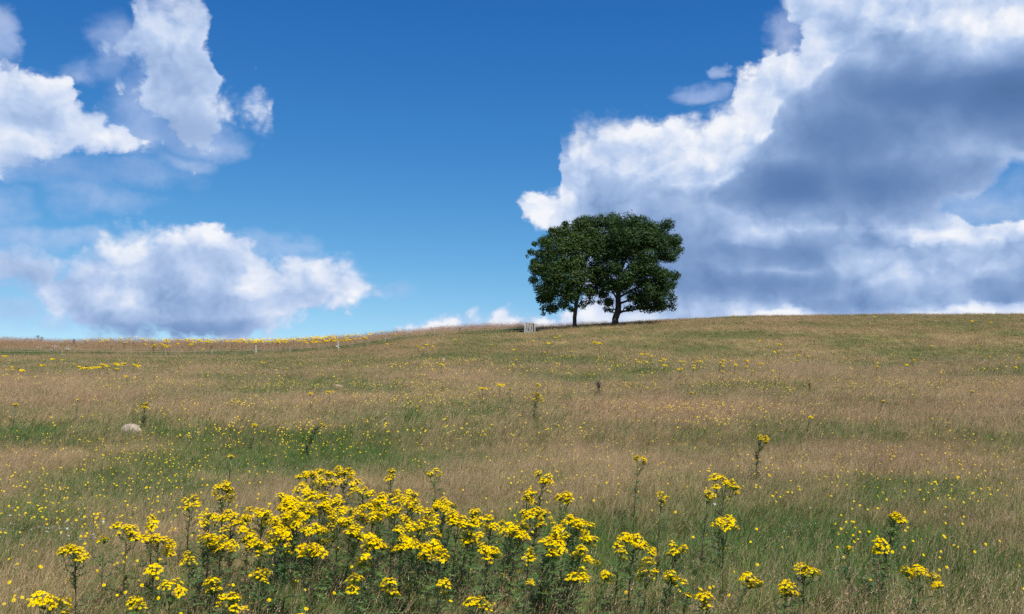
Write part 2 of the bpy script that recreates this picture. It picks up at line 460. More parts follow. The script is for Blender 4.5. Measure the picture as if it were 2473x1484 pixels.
# ------------------------------------------------------------------ mesh helpers
class MB:
    """collects triangles and quads with per-vertex float attributes"""
    def __init__(s):
        s.v = []; s.f = []; s.a = {}
    def add(s, verts, faces, **at):
        o = len(s.v)
        s.v.extend([tuple(p) for p in verts])
        s.f.extend([tuple(i + o for i in f) for f in faces])
        n = len(verts)
        for k in set(list(s.a) + list(at)):
            lst = s.a.setdefault(k, [])
            if len(lst) < o: lst.extend([0.0] * (o - len(lst)))
            val = at.get(k, 0.0)
            lst.extend(val if isinstance(val, (list, tuple)) else [val] * n)
    def tube(s, pts, radii, n=6, cap=True, **at):
        pts = [Vector(p) for p in pts]
        V = []; F = []
        ref = Vector((0.31, 0.95, 0.05)).normalized()
        for i, p in enumerate(pts):
            d = (pts[min(i + 1, len(pts) - 1)] - pts[max(i - 1, 0)]).normalized()
            u = d.cross(ref)
            if u.length < 1e-3: u = d.cross(Vector((1, 0, 0)))
            u.normalize(); w = d.cross(u)
            for k in range(n):
                a = 2 * math.pi * k / n
                V.append(p + (u * math.cos(a) + w * math.sin(a)) * radii[i])
        for i in range(len(pts) - 1):
            for k in range(n):
                F.append((i * n + k, i * n + (k + 1) % n, (i + 1) * n + (k + 1) % n, (i + 1) * n + k))
        if cap:
            F.append(tuple(range((len(pts) - 1) * n, len(pts) * n)))
        hs = at.pop('hs', None)
        if hs is not None:
            at['h'] = [hs[i] for i in range(len(pts)) for k in range(n)]
        s.add(V, F, **at)
    def box(s, c, size, rot=None, bev=0.0, **at):
        x, y, z = (t / 2 for t in size)
        R = rot.to_matrix() if rot is not None else Matrix.Identity(3)
        V = [Vector(c) + R @ Vector((sx * x, sy * y, sz * z)) for sx in (-1, 1) for sy in (-1, 1) for sz in (-1, 1)]
        F = [(0, 1, 3, 2), (4, 6, 7, 5), (0, 4, 5, 1), (2, 3, 7, 6), (0, 2, 6, 4), (1, 5, 7, 3)]
        s.add(V, F, **at)
    def mesh(s, name, mat, smooth=False):
        me = bpy.data.meshes.new(name)
        me.from_pydata(s.v, [], s.f)
        for k, lst in s.a.items():
            lst = lst + [0.0] * (len(s.v) - len(lst))
            at = me.attributes.new(k, 'FLOAT', 'POINT')
            at.data.foreach_set('value', lst)
        mats = mat if isinstance(mat, (list, tuple)) else [mat]
        for m_ in mats: me.materials.append(m_)
        if smooth:
            me.polygons.foreach_set('use_smooth', [True] * len(me.polygons))
        me.update()
        return me

def obj(name, me, parent=None, loc=None, rot=None, scale=None):
    o = bpy.data.objects.new(name, me)
    COL.objects.link(o)
    if parent is not None: o.parent = parent
    if loc is not None: o.location = loc
    if rot is not None: o.rotation_euler = rot
    if scale is not None: o.scale = scale if not isinstance(scale, (int, float)) else (scale,) * 3
    return o

def tag(o, label=None, cat=None, group=None, kind=None):
    if label: o['label'] = label
    if cat: o['category'] = cat
    if group: o['group'] = group
    if kind: o['kind'] = kind
    return o

def thing(name, loc, label, cat, group=None, rz=0.0):
    o = obj(name, None, None, loc, (0, 0, rz))
    o.empty_display_size = 0.2
    return tag(o, label, cat, group)

# ------------------------------------------------------------------ value noise (numpy)
_perm = RNG.random((257, 257))
def vnoise(x, y, seed=0):
    x = np.asarray(x, float) + 37.3 * seed + 1000; y = np.asarray(y, float) + 91.7 * seed + 1000
    xi = np.floor(x).astype(int); yi = np.floor(y).astype(int)
    fx = x - xi; fy = y - yi
    fx = fx * fx * (3 - 2 * fx); fy = fy * fy * (3 - 2 * fy)
    g = lambda i, j: _perm[i % 257, j % 257]
    return (g(xi, yi) * (1 - fx) + g(xi + 1, yi) * fx) * (1 - fy) + (g(xi, yi + 1) * (1 - fx) + g(xi + 1, yi + 1) * fx) * fy
def fbm(x, y, seed=0, oct=4):
    t = 0; a = 0.5; n = 0
    for i in range(oct):
        t = t + a * vnoise(x * 2 ** i, y * 2 ** i, seed + i); n += a; a *= 0.55
    return t / n

# ------------------------------------------------------------------ terrain
def pchip(xk, yk, x):
    xk = np.asarray(xk, float); yk = np.asarray(yk, float)
    h = np.diff(xk); dl = np.diff(yk) / h
    m = np.zeros_like(yk)
    for i in range(1, len(xk) - 1):
        if dl[i - 1] * dl[i] > 0:
            w1 = 2 * h[i] + h[i - 1]; w2 = h[i] + 2 * h[i - 1]
            m[i] = (w1 + w2) / (w1 / dl[i - 1] + w2 / dl[i])
    m[0] = dl[0]; m[-1] = dl[-1]
    i = np.clip(np.searchsorted(xk, x) - 1, 0, len(xk) - 2)
    t = (x - xk[i]) / h[i]
    return ((2 * t**3 - 3 * t**2 + 1) * yk[i] + (t**3 - 2 * t**2 + t) * h[i] * m[i] + (-2 * t**3 + 3 * t**2) * yk[i + 1] + (t**3 - t**2) * h[i] * m[i + 1])

_zr = lambda Y, row: CAM_H + Y * (930.0 - row) / FPX
_cols = [  # photo column; image rows of the ground at 28, 50, 72, 100, 122, 150 m
    (0, 1012, 925, 892, 870, 861, 831), (300, 1012, 925, 891, 869, 861, 836), (618, 1012, 924, 888, 867, 858, 838), (817, 1011, 921, 882, 858, 846, 829),
    (1000, 1010, 917, 876, 843, 822, 814), (1150, 1010, 916, 872, 831, 809, 804), (1280, 1010, 915, 870, 824, 802, 799), (1390, 1010, 915, 868, 818, 795, 794),
    (1490, 1010, 914, 866, 812, 788, 790), (1700, 1010, 913, 864, 806, 780, 775), (1900, 1009, 912, 863, 803, 775, 771), (2100, 1008, 911, 862, 801, 772, 768), (2473, 1008, 910, 862, 800, 772, 767)]
_Yk = [0, 7, 16, 28, 50, 72, 100, 122, 150, 185, 260, 500, 2500]
_Yg = np.concatenate([np.linspace(0, 30, 61), np.linspace(31, 200, 170), np.linspace(205, 600, 60), np.linspace(700, 2500, 20)])
_ug = np.linspace(-0.56, 0.56, 141)
_uk = [(c[0] - PXW / 2) / FPX for c in _cols]
_tab = []
for c in _cols:
    zk = [0, 0, 0.03] + [_zr(Y, r) for Y, r in zip((28, 50, 72, 100, 122, 150), c[1:])]
    zk += [_zr(150, c[6]) - 0.2, _zr(150, c[6]) - 3.5, _zr(150, c[6]) - 18, -30]
    _tab.append(pchip(_Yk, zk, _Yg))
_tab = np.array(_tab).T                                  # Y x columns
_tab = np.array([pchip(_uk, r, np.clip(_ug, _uk[0], _uk[-1])) for r in _tab])

def zf(X, Y):
    X = np.asarray(X, float); Y = np.asarray(Y, float)
    Yc = np.clip(Y, 0.0, 2499.0)
    u = np.clip(X / np.maximum(Yc, 3.0), -0.559, 0.559)
    j = (u + 0.56) / 1.12 * 140
    j0 = np.clip(np.floor(j).astype(int), 0, 139); fj = j - j0
    i0 = np.clip(np.searchsorted(_Yg, Yc, side='right') - 1, 0, len(_Yg) - 2)
    fi = (Yc - _Yg[i0]) / (_Yg[i0 + 1] - _Yg[i0])
    z = (_tab[i0, j0] * (1 - fj) + _tab[i0, j0 + 1] * fj) * (1 - fi) + (_tab[i0 + 1, j0] * (1 - fj) + _tab[i0 + 1, j0 + 1] * fj) * fi
    amp = np.clip(np.abs(Y) / 30, 0.3, 1.0)
    return z + (vnoise(X / 1.7, Y / 1.7, 3) - .5) * 0.09 * amp + (vnoise(X / 7, Y / 7, 4) - .5) * 0.22 * amp

_cp, _sp = math.cos(PITCH), math.sin(PITCH)
def project(X, Y, Z):
    """photo pixel of world points (numpy)"""
    dz = Z - CAM_H
    dep = Y * _cp + dz * _sp
    up = -Y * _sp + dz * _cp
    return PXW / 2 + FPX * X / dep, PXH / 2 - FPX * up / dep

_Ys = np.concatenate([np.arange(3.2, 20, .08), np.arange(20, 60, .25), np.arange(60, 170, .5)])
def ground_at(px, py, H=0.0, ymin=3.2, ymax=170):
    """where something of height H whose top shows at the pixel stands on the ground"""
    d = ray(px, py)
    X = _Ys * d.x / d.y
    Z = CAM_H + _Ys * d.z / d.y
    g = zf(X, _Ys) + H
    ok = (Z <= g) & (_Ys >= ymin) & (_Ys <= ymax)
    i = int(np.argmax(ok)) if ok.any() else int(np.argmin(np.where((_Ys >= ymin) & (_Ys <= ymax), np.abs(Z - g), 1e9)))
    Y = _Ys[i]; X = Y * d.x / d.y
    return Vector((X, Y, float(zf(X, Y))))

GREEN = [(800, 1090, 280, 50, .45), (400, 880, 350, 12, .3), (1300, 875, 260, 9, .35), (2200, 1200, 260, 45, .3), (1150, 1000, 200, 14, .25), (330, 1195, 220, 55, .55), (560, 1150, 200, 40, .4), (1020, 1130, 150, 40, .35), (50, 1056, 90, 16, .5), (385, 1052, 70, 10, .5), (2090, 1218, 75, 14, .8), (1900, 1310, 130, 50, .25), (1850, 942, 300, 10, .45), (1360, 925, 80, 7, .55),
         (960, 942, 160, 12, .4), (650, 1400, 420, 120, .25), (1500, 1420, 250, 60, .15), (2050, 1440, 300, 40, .15), (640, 1115, 120, 30, .4), (120, 1290, 150, 50, .35), (95, 957, 30, 5, .5), (2200, 905, 250, 10, .25),
         (1450, 880, 300, 6, .2), (700, 866, 700, 6, .2), (330, 850, 420, 5, .5), (1720, 1290, 90, 40, .3), (2080, 860, 70, 5, .35), (1700, 815, 90, 4, .3)]
TAN = [(1380, 1085, 210, 45, .35), (1750, 1030, 320, 30, .4), (720, 1005, 260, 36, .35), (1500, 985, 250, 18, .3), (2250, 1075, 250, 50, .3), (130, 1120, 160, 30, .35), (1250, 1190, 200, 50, .25), (700, 920, 350, 10, .2), (1900, 800, 600, 25, .2)]
PINK = [(2000, 1000, 500, 25, .5), (1500, 1010, 300, 30, .6), (1600, 960, 300, 12, .4), (500, 1000, 300, 30, .4), (150, 1005, 180, 13, .9), (1900, 1045, 450, 40, .7), (2250, 1100, 250, 50, .6), (700, 925, 300, 10, .6), (900, 848, 400, 12, .8), (1350, 1060, 150, 30, .4), (1800, 790, 500, 15, .4), (950, 1060, 200, 30, .2)]

def patches(X, Y, Z, L):
    px, py = project(X, np.maximum(Y, 2.0), Z)
    t = np.zeros_like(px)
    sz_ = np.clip(Y / 18, .6, 4)
    wob = (fbm(X / sz_, Y / sz_ / 1.6, 21, 4) - .5) * 2.6
    for (cx, cy, rx, ry, s_) in L:
        d2 = ((px - cx) / rx) ** 2 + ((py - cy) / ry) ** 2
        t = np.maximum(t, s_ * np.exp(-np.maximum(d2 + wob, 0)) * np.clip(1.5 - d2 / 3, 0, 1))
    return np.where(Y > 2.5, t, 0)

def dry_map(X, Y, Z):
    b = 0.56 + (fbm(X / 6.5, Y / 6.5, 5, 4) - .5) * 1.75 + (fbm(X / 1.3, Y / 1.3, 9, 2) - .5) * 0.5
    b = b - patches(X, Y, Z, GREEN) * 1.0 + patches(X, Y, Z, TAN) * .7
    return np.clip(b, 0.02, 1.0)

def pink_map(X, Y, Z):
    return np.clip((fbm(X / 4, Y / 4, 15, 3) - .28) * 1.5 + patches(X, Y, Z, PINK), 0, 1)

def build_ground():
    def axis(lim, n, dens):
        t = np.linspace(-1, 1, n)
        return np.sinh(t * dens) / math.sinh(dens) * lim
    xs = axis(1500, 260, 5.6)
    yb = np.concatenate([-np.geomspace(400, 1.0, 24), np.linspace(0, 30, 110), np.geomspace(30.4, 170, 150), np.geomspace(176, 2400, 40)])
    Xg, Yg = np.meshgrid(xs, yb)
    Zg = zf(Xg, Yg)
    nx, ny = len(xs), len(yb)
    V = np.stack([Xg.ravel(), Yg.ravel(), Zg.ravel()], 1)
    i = np.arange(nx - 1); j = np.arange(ny - 1)
    I, J = np.meshgrid(i, j)
    a = (J * nx + I).ravel()
    Fc = np.stack([a, a + 1, a + nx + 1, a + nx], 1)
    me = bpy.data.meshes.new('meadow')
    me.vertices.add(len(V)); me.vertices.foreach_set('co', V.ravel())
    me.loops.add(Fc.size); me.loops.foreach_set('vertex_index', Fc.ravel())
    me.polygons.add(len(Fc)); me.polygons.foreach_set('loop_start', np.arange(0, Fc.size, 4))
    me.polygons.foreach_set('use_smooth', np.ones(len(Fc), bool))
    me.update(calc_edges=True); me.validate()
    for nm, fn in (('dry', dry_map), ('pink', pink_map)):
        at = me.attributes.new(nm, 'FLOAT', 'POINT')
        at.data.foreach_set('value', fn(V[:, 0], V[:, 1], V[:, 2]).astype(np.float32))
    me.materials.append(M['ground'])
    o = obj('meadow', me)
    tag(o, 'dry grassy hillside meadow rising to the skyline', 'ground', kind='structure')
build_ground()

# ------------------------------------------------------------------ grass tufts (instanced)
def blade(mb, base, az, lean, L, w, curl, bid, typ, seg=3):
    d = Vector((math.cos(az), math.sin(az), 0)); side = Vector((-math.sin(az), math.cos(az), 0))
    p = Vector(base); ang = lean
    V = []; H = []
    for i in range(seg + 1):
        t = i / seg
        ww = w * (1 - t) ** 0.7 * 0.5
        if i < seg:
            V += [p - side * ww, p + side * ww]; H += [t, t]
        else:
            V += [p]; H += [1.0]
        ang = lean + curl * (t + 1 / seg)
        p = p + (d * math.sin(ang) + Vector((0, 0, 1)) * math.cos(ang)) * (L / seg)
    F = [(2 * i, 2 * i + 1, 2 * i + 3, 2 * i + 2) for i in range(seg - 1)] + [(2 * seg - 2, 2 * seg - 1, 2 * seg)]
    mb.add(V, F, h=H, bid=bid, typ=typ)
    return p

def panicle(mb, top, dirv, L, w, bid, n=7):
    """soft seed head: short spikelets round the tip of a stalk"""
    dirv = dirv.normalized()
    for k in range(n):
        t = k / n
        c = top + dirv * (L * t)
        a = random.uniform(0, 6.28); s_ = w * (1.15 - t) * random.uniform(.7, 1.2)
        o = Vector((math.cos(a), math.sin(a), random.uniform(.4, 1.0))) * s_
        sd = Vector((-math.sin(a), math.cos(a), 0)) * s_ * .35
        mb.add([c - sd, c + sd, c + o * 1.3 + dirv * L * .12], [(0, 1, 2)], h=1.0, bid=bid, typ=2.0)

def tuft(nblade, nstalk, rad, hl, hs, w, seg=3, pan=.06, panw=.012, npan=7):
    mb = MB()
    for _ in range(nblade):
        r = rad * math.sqrt(random.random()); a = random.uniform(0, 6.28)
        blade(mb, (r * math.cos(a), r * math.sin(a), -.02), random.uniform(0, 6.28), random.uniform(.05, .55), random.uniform(*hl), w * random.uniform(.7, 1.3), random.uniform(.1, 1.0), random.random(), 0.0, seg)
    for _ in range(nstalk):
        r = rad * math.sqrt(random.random()); a = random.uniform(0, 6.28)
        az = random.gauss(0, 1.2); ln = abs(random.gauss(.10, .10))
        b = random.random(); L = random.uniform(*hs); cu = random.uniform(.05, .4)
        top = blade(mb, (r * math.cos(a), r * math.sin(a), -.02), az, ln, L, w * .42, cu, b, 1.0, seg)
        an = ln + cu
        dv = Vector((math.cos(az) * math.sin(an), math.sin(az) * math.sin(an), math.cos(an)))
        panicle(mb, top - dv * pan * .7, dv, pan * random.uniform(.7, 1.4), panw, b, npan)
    return mb.mesh('grass_tuft', M['grass'])

def scatter(name, meshes, P, dry, pink, tint, scale, tilt, label, cat, rotz=None, lean_az=None):
    n = len(P)
    me = bpy.data.meshes.new(name)
    me.vertices.add(n); me.vertices.foreach_set('co', P.astype(np.float32).ravel())
    rz = RNG.uniform(0, 2 * np.pi, n) if rotz is None else rotz
    # quaternion: tilt about a horizontal axis, after a turn about z
    la = RNG.normal(0.0, 0.8, n) if lean_az is None else lean_az
    ax, ay = -np.sin(la), np.cos(la)
    ct, st = np.cos(tilt / 2), np.sin(tilt / 2)
    cz, sz = np.cos(rz / 2), np.sin(rz / 2)
    q = np.stack([ct * cz, st * ax * cz + st * ay * sz, st * ay * cz - st * ax * sz, ct * sz], 1)
    for nm, typ, val in (('dry', 'FLOAT', dry), ('pink', 'FLOAT', pink), ('tint', 'FLOAT', tint), ('scl', 'FLOAT', scale)):
        at = me.attributes.new(nm, typ, 'POINT'); at.data.foreach_set('value', np.asarray(val, np.float32))
    at = me.attributes.new('rot', 'QUATERNION', 'POINT'); at.data.foreach_set('value', q.astype(np.float32).ravel())
    o = obj(name, me)
    ng = bpy.data.node_groups.new(name, 'GeometryNodeTree')
    ng.interface.new_socket('Geometry', in_out='INPUT', socket_type='NodeSocketGeometry')
    ng.interface.new_socket('Geometry', in_out='OUTPUT', socket_type='NodeSocketGeometry')
    N, L = ng.nodes, ng.links
    gi = N.new('NodeGroupInput'); go = N.new('NodeGroupOutput')
    jn = N.new('GeometryNodeJoinGeometry')
    for k, m_ in enumerate(meshes):
        src = bpy.data.objects.new(name + '_source', m_)
        oi = N.new('GeometryNodeObjectInfo'); oi.inputs['Object'].default_value = src; oi.inputs['As Instance'].default_value = True
        L.new(oi.outputs['Geometry'], jn.inputs[0])
    iop = N.new('GeometryNodeInstanceOnPoints')
    L.new(gi.outputs[0], iop.inputs['Points']); L.new(jn.outputs[0], iop.inputs['Instance'])
    iop.inputs['Pick Instance'].default_value = True
    rv = N.new('FunctionNodeRandomValue'); rv.data_type = 'INT'
    rv.inputs[4].default_value = 0; rv.inputs[5].default_value = len(meshes) - 1
    L.new(rv.outputs[2], iop.inputs['Instance Index'])
    na = N.new('GeometryNodeInputNamedAttribute'); na.data_type = 'QUATERNION'; na.inputs['Name'].default_value = 'rot'
    L.new(na.outputs[0], iop.inputs['Rotation'])
    ns = N.new('GeometryNodeInputNamedAttribute'); ns.data_type = 'FLOAT'; ns.inputs['Name'].default_value = 'scl'
    L.new(ns.outputs[0], iop.inputs['Scale'])
    L.new(iop.outputs[0], go.inputs[0])
    md = o.modifiers.new('scatter', 'NODES'); md.node_group = ng
    tag(o, label, cat, kind='stuff')
    return o

def spread(y0, y1, dens, umax=0.60, pad=2.0):
    """random ground points between two depths; dens(Y) per square metre"""
    edges = np.linspace(y0, y1, 40)
    out = []
    for a, b in zip(edges[:-1], edges[1:]):
        m_ = .5 * (a + b); hw = umax * m_ + pad
        n = RNG.poisson(dens(m_) * 2 * hw * (b - a))
        Y = RNG.uniform(a, b, n); X = RNG.uniform(-hw, hw, n)
        out.append(np.stack([X, Y], 1))
    p = np.concatenate(out)
    return np.column_stack([p, zf(p[:, 0], p[:, 1])])

def field_edge(X, Y):
    """true beyond the fence line, where nobody grazes"""
    u = X / np.maximum(Y, 1)
    return Y > np.where(u < 0.02, 123.5, 124.5)

def build_grass():
    near_leaf = [tuft(34, 0, .085, (.10, .26), (.3, .5), .0055) for _ in range(6)]
    near_seed = [tuft(16, 9, .09, (.12, .26), (.22, .42), .0048, pan=.06, panw=.0048) for _ in range(7)]
    mid_leaf = [tuft(34, 0, .22, (.12, .28), (.3, .5), .011, seg=2) for _ in range(5)]
    mid_seed = [tuft(12, 16, .24, (.14, .28), (.26, .44), .010, seg=2, pan=.075, panw=.010, npan=4) for _ in range(5)]
    far_leaf = [tuft(44, 8, .50, (.08, .20), (.16, .28), .020, seg=2, pan=.09, panw=.022, npan=3) for _ in range(6)]
    tall = [tuft(34, 18, .45, (.25, .55), (.45, .75), .022, seg=2, pan=.13, panw=.03, npan=4) for _ in range(6)]

    lush = [tuft(60, 0, .45, (.25, .55), (.45, .75), .024, seg=2) for _ in range(4)]

    def go(name, meshes, P, label, cat, seedy=None, sc_=(.7, 1.25), tl=(.38, .24), keep=None, post=None, hfun=None):
        X, Y, Z = P.T
        dry = dry_map(X, Y, Z); pink = pink_map(X, Y, Z)
        if keep is not None:
            k = keep(X, Y, dry, pink); P = P[k]; dry = dry[k]; pink = pink[k]; X, Y, Z = P.T
        if post: dry, pink = post(X, Y, dry, pink)
        big = fbm(X / 3.0, Y / 3.0, 30, 3)
        s_ = RNG.uniform(*sc_, len(P)) * (0.72 + 0.55 * big) * (0.85 + .25 * dry)
        if hfun: s_ = s_ * hfun(X, Y)
        tint = np.clip(RNG.normal(.5, .26, len(P)) + (fbm(X / 1.2, Y / 1.2, 40, 3) - .5) * 1.0, 0, 1)
        dry = np.clip(dry + RNG.normal(0, .19, len(P)), 0, 1)
        tilt = np.clip(RNG.normal(tl[0], tl[1], len(P)), -.3, 1.1)
        scatter(name, meshes, P, dry, pink, tint, s_, tilt, label, cat)

    r = lambda n: RNG.random(n)
    go('short_grass', near_leaf, spread(2.6, 24, lambda Y: 130 * min(1, (9 / Y)) ** .8, .62, 1.5), 'short green and straw grass blades carpeting the near meadow', 'grass',
       keep=lambda X, Y, d, p: r(len(X)) < 1.0)
    go('seeding_grass', near_seed, spread(2.6, 24, lambda Y: 75 * min(1, (9 / Y)) ** .7, .62, 1.5), 'thin dry grass stalks with soft seed heads in the near meadow', 'grass',
       keep=lambda X, Y, d, p: r(len(X)) < np.clip(.12 + d * 1.0 + p * .3, 0, 1), sc_=(.75, 1.3), tl=(.58, .24))
    go('meadow_grass', mid_leaf, spread(22, 60, lambda Y: 30 * (22 / Y) ** .7, .60, 2), 'mottled green and straw grass covering the middle of the slope', 'grass')
    go('dry_seed_grass', mid_seed, spread(22, 60, lambda Y: 20 * (22 / Y) ** .7, .60, 2), 'dry seeding grass leaning in the wind on the middle slope', 'grass',
       keep=lambda X, Y, d, p: r(len(X)) < np.clip(.15 + d * .9 + p * .3, 0, 1), tl=(.55, .22))
    go('hillside_grass', far_leaf, spread(57, 160, lambda Y: 6.5 * (60 / Y) ** .45, .58, 3), 'pale dry grass covering the upper slope up to the skyline', 'grass',
       keep=lambda X, Y, d, p: (~field_edge(X, Y) | (X / Y > 0.09)) & ~((np.abs(X - 2.1) < 1.3) & (Y > 114) & (Y < 121)), sc_=(.7, 1.1))
    go('verge_foot_grass', lush, spread(122.8, 129, lambda Y: 7.0 if Y < 127 else 4, .58, 3), 'dark lush green grass along the foot of the fence', 'grass',
       keep=lambda X, Y, d, p: (X / Y < 0.012) & (r(len(X)) < 1.7 * vnoise(X / 3.5, Y / 3, 51) - .3), sc_=(.45, 1.35), post=lambda X, Y, d, p: (.02 + .12 * r(len(X)), d * 0))
    go('tall_verge_grass', tall, spread(121, 172, lambda Y: 4.5, .58, 3), 'tall ungrazed grass growing beyond the fence line', 'grass',
       keep=lambda X, Y, d, p: field_edge(X, Y) & (X / Y < 0.096), sc_=(.7, 1.15),
       post=lambda X, Y, d, p: (np.where((Y < 127.5 + 2 * vnoise(X / 3, Y, 8)) | (vnoise(X / 5, Y / 4, 12) > .72), .04 + .2 * r(len(X)), .55 + .4 * r(len(X))), np.where(Y < 128, .1, .95)),
       hfun=lambda X, Y: np.where(Y < 127.5, .75, 1.0) * np.where(X / Y > .022, .55, .95))
build_grass()

# ------------------------------------------------------------------ the two trees
def zpx(X, Y):                      # tree close-up measurements -> photo pixels
    return (2000 + X / 2.473) / 1.65629, (800 + Y / 2.473) / 1.65629
def at_depth(px, py, Yd):
    d = ray(px, py)
    return Vector((d.x / d.y * Yd, Yd, CAM_H + d.z / d.y * Yd))

def build_tree(base_px, label, trunk_pts, trunk_rad, lumps, leaf_mat, depth, half_depth, nleaf, limbs, centre, seed):
    rnd = random.Random(seed); rng = np.random.default_rng(seed)
    b = at_depth(*zpx(*base_px), depth)
    b.z = float(zf(b.x, b.y)) - 0.05
    root = thing('broadleaf_tree', b, label, 'tree')
    S = depth / (FPX * 1.65629 * 2.473)          # metres per close-up pixel
    def loc(X, Y, dy=0.0):
        p = at_depth(*zpx(X, Y), depth + dy)
        return p - b
    pts = [loc(*t) for t in trunk_pts]
    pts[0].z = -0.1
    # refine trunk
    P = []; R = []
    for i in range(len(pts) - 1):
        for k in range(3):
            t = k / 3
            P.append(pts[i].lerp(pts[i + 1], t) + Vector((rnd.gauss(0, .02), rnd.gauss(0, .02), 0)))
            R.append(trunk_rad[i] * (1 - t) + trunk_rad[i + 1] * t)
    P.append(pts[-1]); R.append(trunk_rad[-1])
    R[0] *= 1.35; R[1] *= 1.12
    mb = MB(); mb.tube(P, R, 12)
    obj('trunk', mb.mesh('trunk', M['bark'], True), root)
    # clumps of foliage in depth
    C = []
    for (X, Y, r) in lumps:
        rr = math.hypot((X - centre[0]) / centre[2], (Y - centre[1]) / centre[3])
        D = half_depth * math.sqrt(max(0.04, 1 - min(1, rr) ** 2))
        for dy in (([-D * .85, D * .15, D * .8] if rnd.random() < .45 else [-D * .7, D * .6]) if D > 2.2 else [rnd.uniform(-.5, .5) * D]):
            j = r * .35
            r_ = r
            C.append((loc(X + rnd.uniform(-j, j) * (abs(dy) > .5), Y + rnd.uniform(-j, j) * (abs(dy) > .5), dy + rnd.uniform(-.6, .6)), r * 1.2 * S * (1.0 if abs(dy) < .5 * D else rnd.uniform(.85, 1.05))))
    # limbs
    for (i0, X, Y, dy, r0) in limbs:
        s_ = P[i0]; e = loc(X, Y, dy)
        m1 = s_.lerp(e, .35) + Vector((rnd.gauss(0, .25), rnd.gauss(0, .25), .15)); m2 = s_.lerp(e, .7) + Vector((rnd.gauss(0, .3), rnd.gauss(0, .3), .45))
        lb = MB(); lb.tube([s_, m1, m2, e], [r0, r0 * .72, r0 * .45, r0 * .15], 7)
        for k in range(5):
            t = rnd.uniform(.35, .95); q0 = m1.lerp(m2, t) if t < .7 else m2.lerp(e, t)
            q1 = q0 + Vector((rnd.gauss(0, 1), rnd.gauss(0, 1), rnd.uniform(.1, 1.0))) * rnd.uniform(.6, 1.5)
            q2 = q1 + Vector((rnd.gauss(0, .6), rnd.gauss(0, .6), rnd.uniform(-.2, .6)))
            lb.tube([q0, q1, q2], [r0 * .3, r0 * .18, .015], 5)
        obj('limb', lb.mesh('limb', M['bark'], True), root)
    # leaf sprays on the shells of the clumps
    vol = np.array([r ** 2 for _, r in C]); pick = rng.choice(len(C), nleaf, p=vol / vol.sum())
    cen = np.array([tuple(c) for c, _ in C])[pick]; rad = np.array([r for _, r in C])[pick]
    dv = rng.normal(size=(nleaf, 3)); dv /= np.linalg.norm(dv, axis=1)[:, None]
    sub = rng.integers(0, 40, nleaf); loose = rng.random(nleaf) < .5                       # sub-clumps on each clump
    subd = rng.normal(size=(len(C), 40, 3)); subd /= np.linalg.norm(subd, axis=2)[:, :, None]
    sd = subd[pick, sub]; sd[:, 2] = sd[:, 2] * .85 + .1
    p = cen + sd * (rad * rng.uniform(.62, 1.0, nleaf))[:, None] * np.array([1, 1, .82]) + dv * (rad * .26 * rng.random(nleaf) ** .5)[:, None] * np.array([1.15, 1.15, .62])
    p = np.where(loose[:, None], cen + dv * (rad * np.where(rng.random(nleaf) < .06, 1.32, 1.08) * rng.random(nleaf) ** .42)[:, None] * np.array([1, 1, .9]), p)
    nrm = dv * .8 + sd * .6 + np.array([0, 0, .55]); nrm /= np.linalg.norm(nrm, axis=1)[:, None]
    tmp = rng.normal(size=(nleaf, 3)); t1 = np.cross(nrm, tmp); t1 /= np.linalg.norm(t1, axis=1)[:, None]; t2 = np.cross(nrm, t1)
    sz = rng.uniform(.07, .15, nleaf)[:, None]
    tip = p + t1 * sz * 1.25 - nrm * sz * .25
    V = np.stack([p - t1 * sz * .6, p + t2 * sz * .55 + nrm * sz * .15, tip, p - t2 * sz * .55 + nrm * sz * .15], 1).reshape(-1, 3)
    F = np.arange(nleaf * 4).reshape(-1, 4)
    me = bpy.data.meshes.new('crown')
    me.vertices.add(len(V)); me.vertices.foreach_set('co', V.ravel())
    me.loops.add(F.size); me.loops.foreach_set('vertex_index', F.ravel())
    me.polygons.add(nleaf); me.polygons.foreach_set('loop_start', np.arange(0, F.size, 4))
    me.update(calc_edges=True)
    bid = np.clip(rng.normal(.45, .2, nleaf) + (rng.random(len(C))[pick] - .5) * .35, 0, 1)
    at = me.attributes.new('bid', 'FLOAT', 'POINT'); at.data.foreach_set('value', np.repeat(bid, 4).astype(np.float32))
    me.materials.append(leaf_mat)
    obj('crown', me, root)
    return root

left_lumps = [(830, 235, 75), (710, 285, 85), (570, 345, 75), (640, 240, 30), (505, 300, 26), (455, 420, 65), (380, 520, 55), (300, 520, 34), (270, 555, 18), (345, 440, 26), (440, 620, 90), (365, 700, 75), (560, 450, 100), (710, 410, 110),
              (840, 400, 95), (650, 590, 115), (800, 560, 100), (520, 760, 110), (690, 740, 110), (850, 740, 85), (600, 900, 105), (450, 880, 80), (415, 980, 52), (440, 1070, 46), (520, 1070, 55),
              (620, 1020, 60), (760, 860, 85), (870, 900, 65), (900, 1000, 45), (830, 1040, 40), (920, 650, 60), (945, 790, 50), (330, 790, 42), (425, 1130, 22), (700, 1080, 30), (470, 540, 70), (960, 900, 36), (340, 620, 40), (890, 330, 80), (900, 480, 80), (620, 330, 60), (760, 640, 90), (580, 640, 90), (470, 980, 60), (700, 940, 70), (850, 215, 70), (780, 250, 75), (900, 900, 60), (930, 700, 70)]
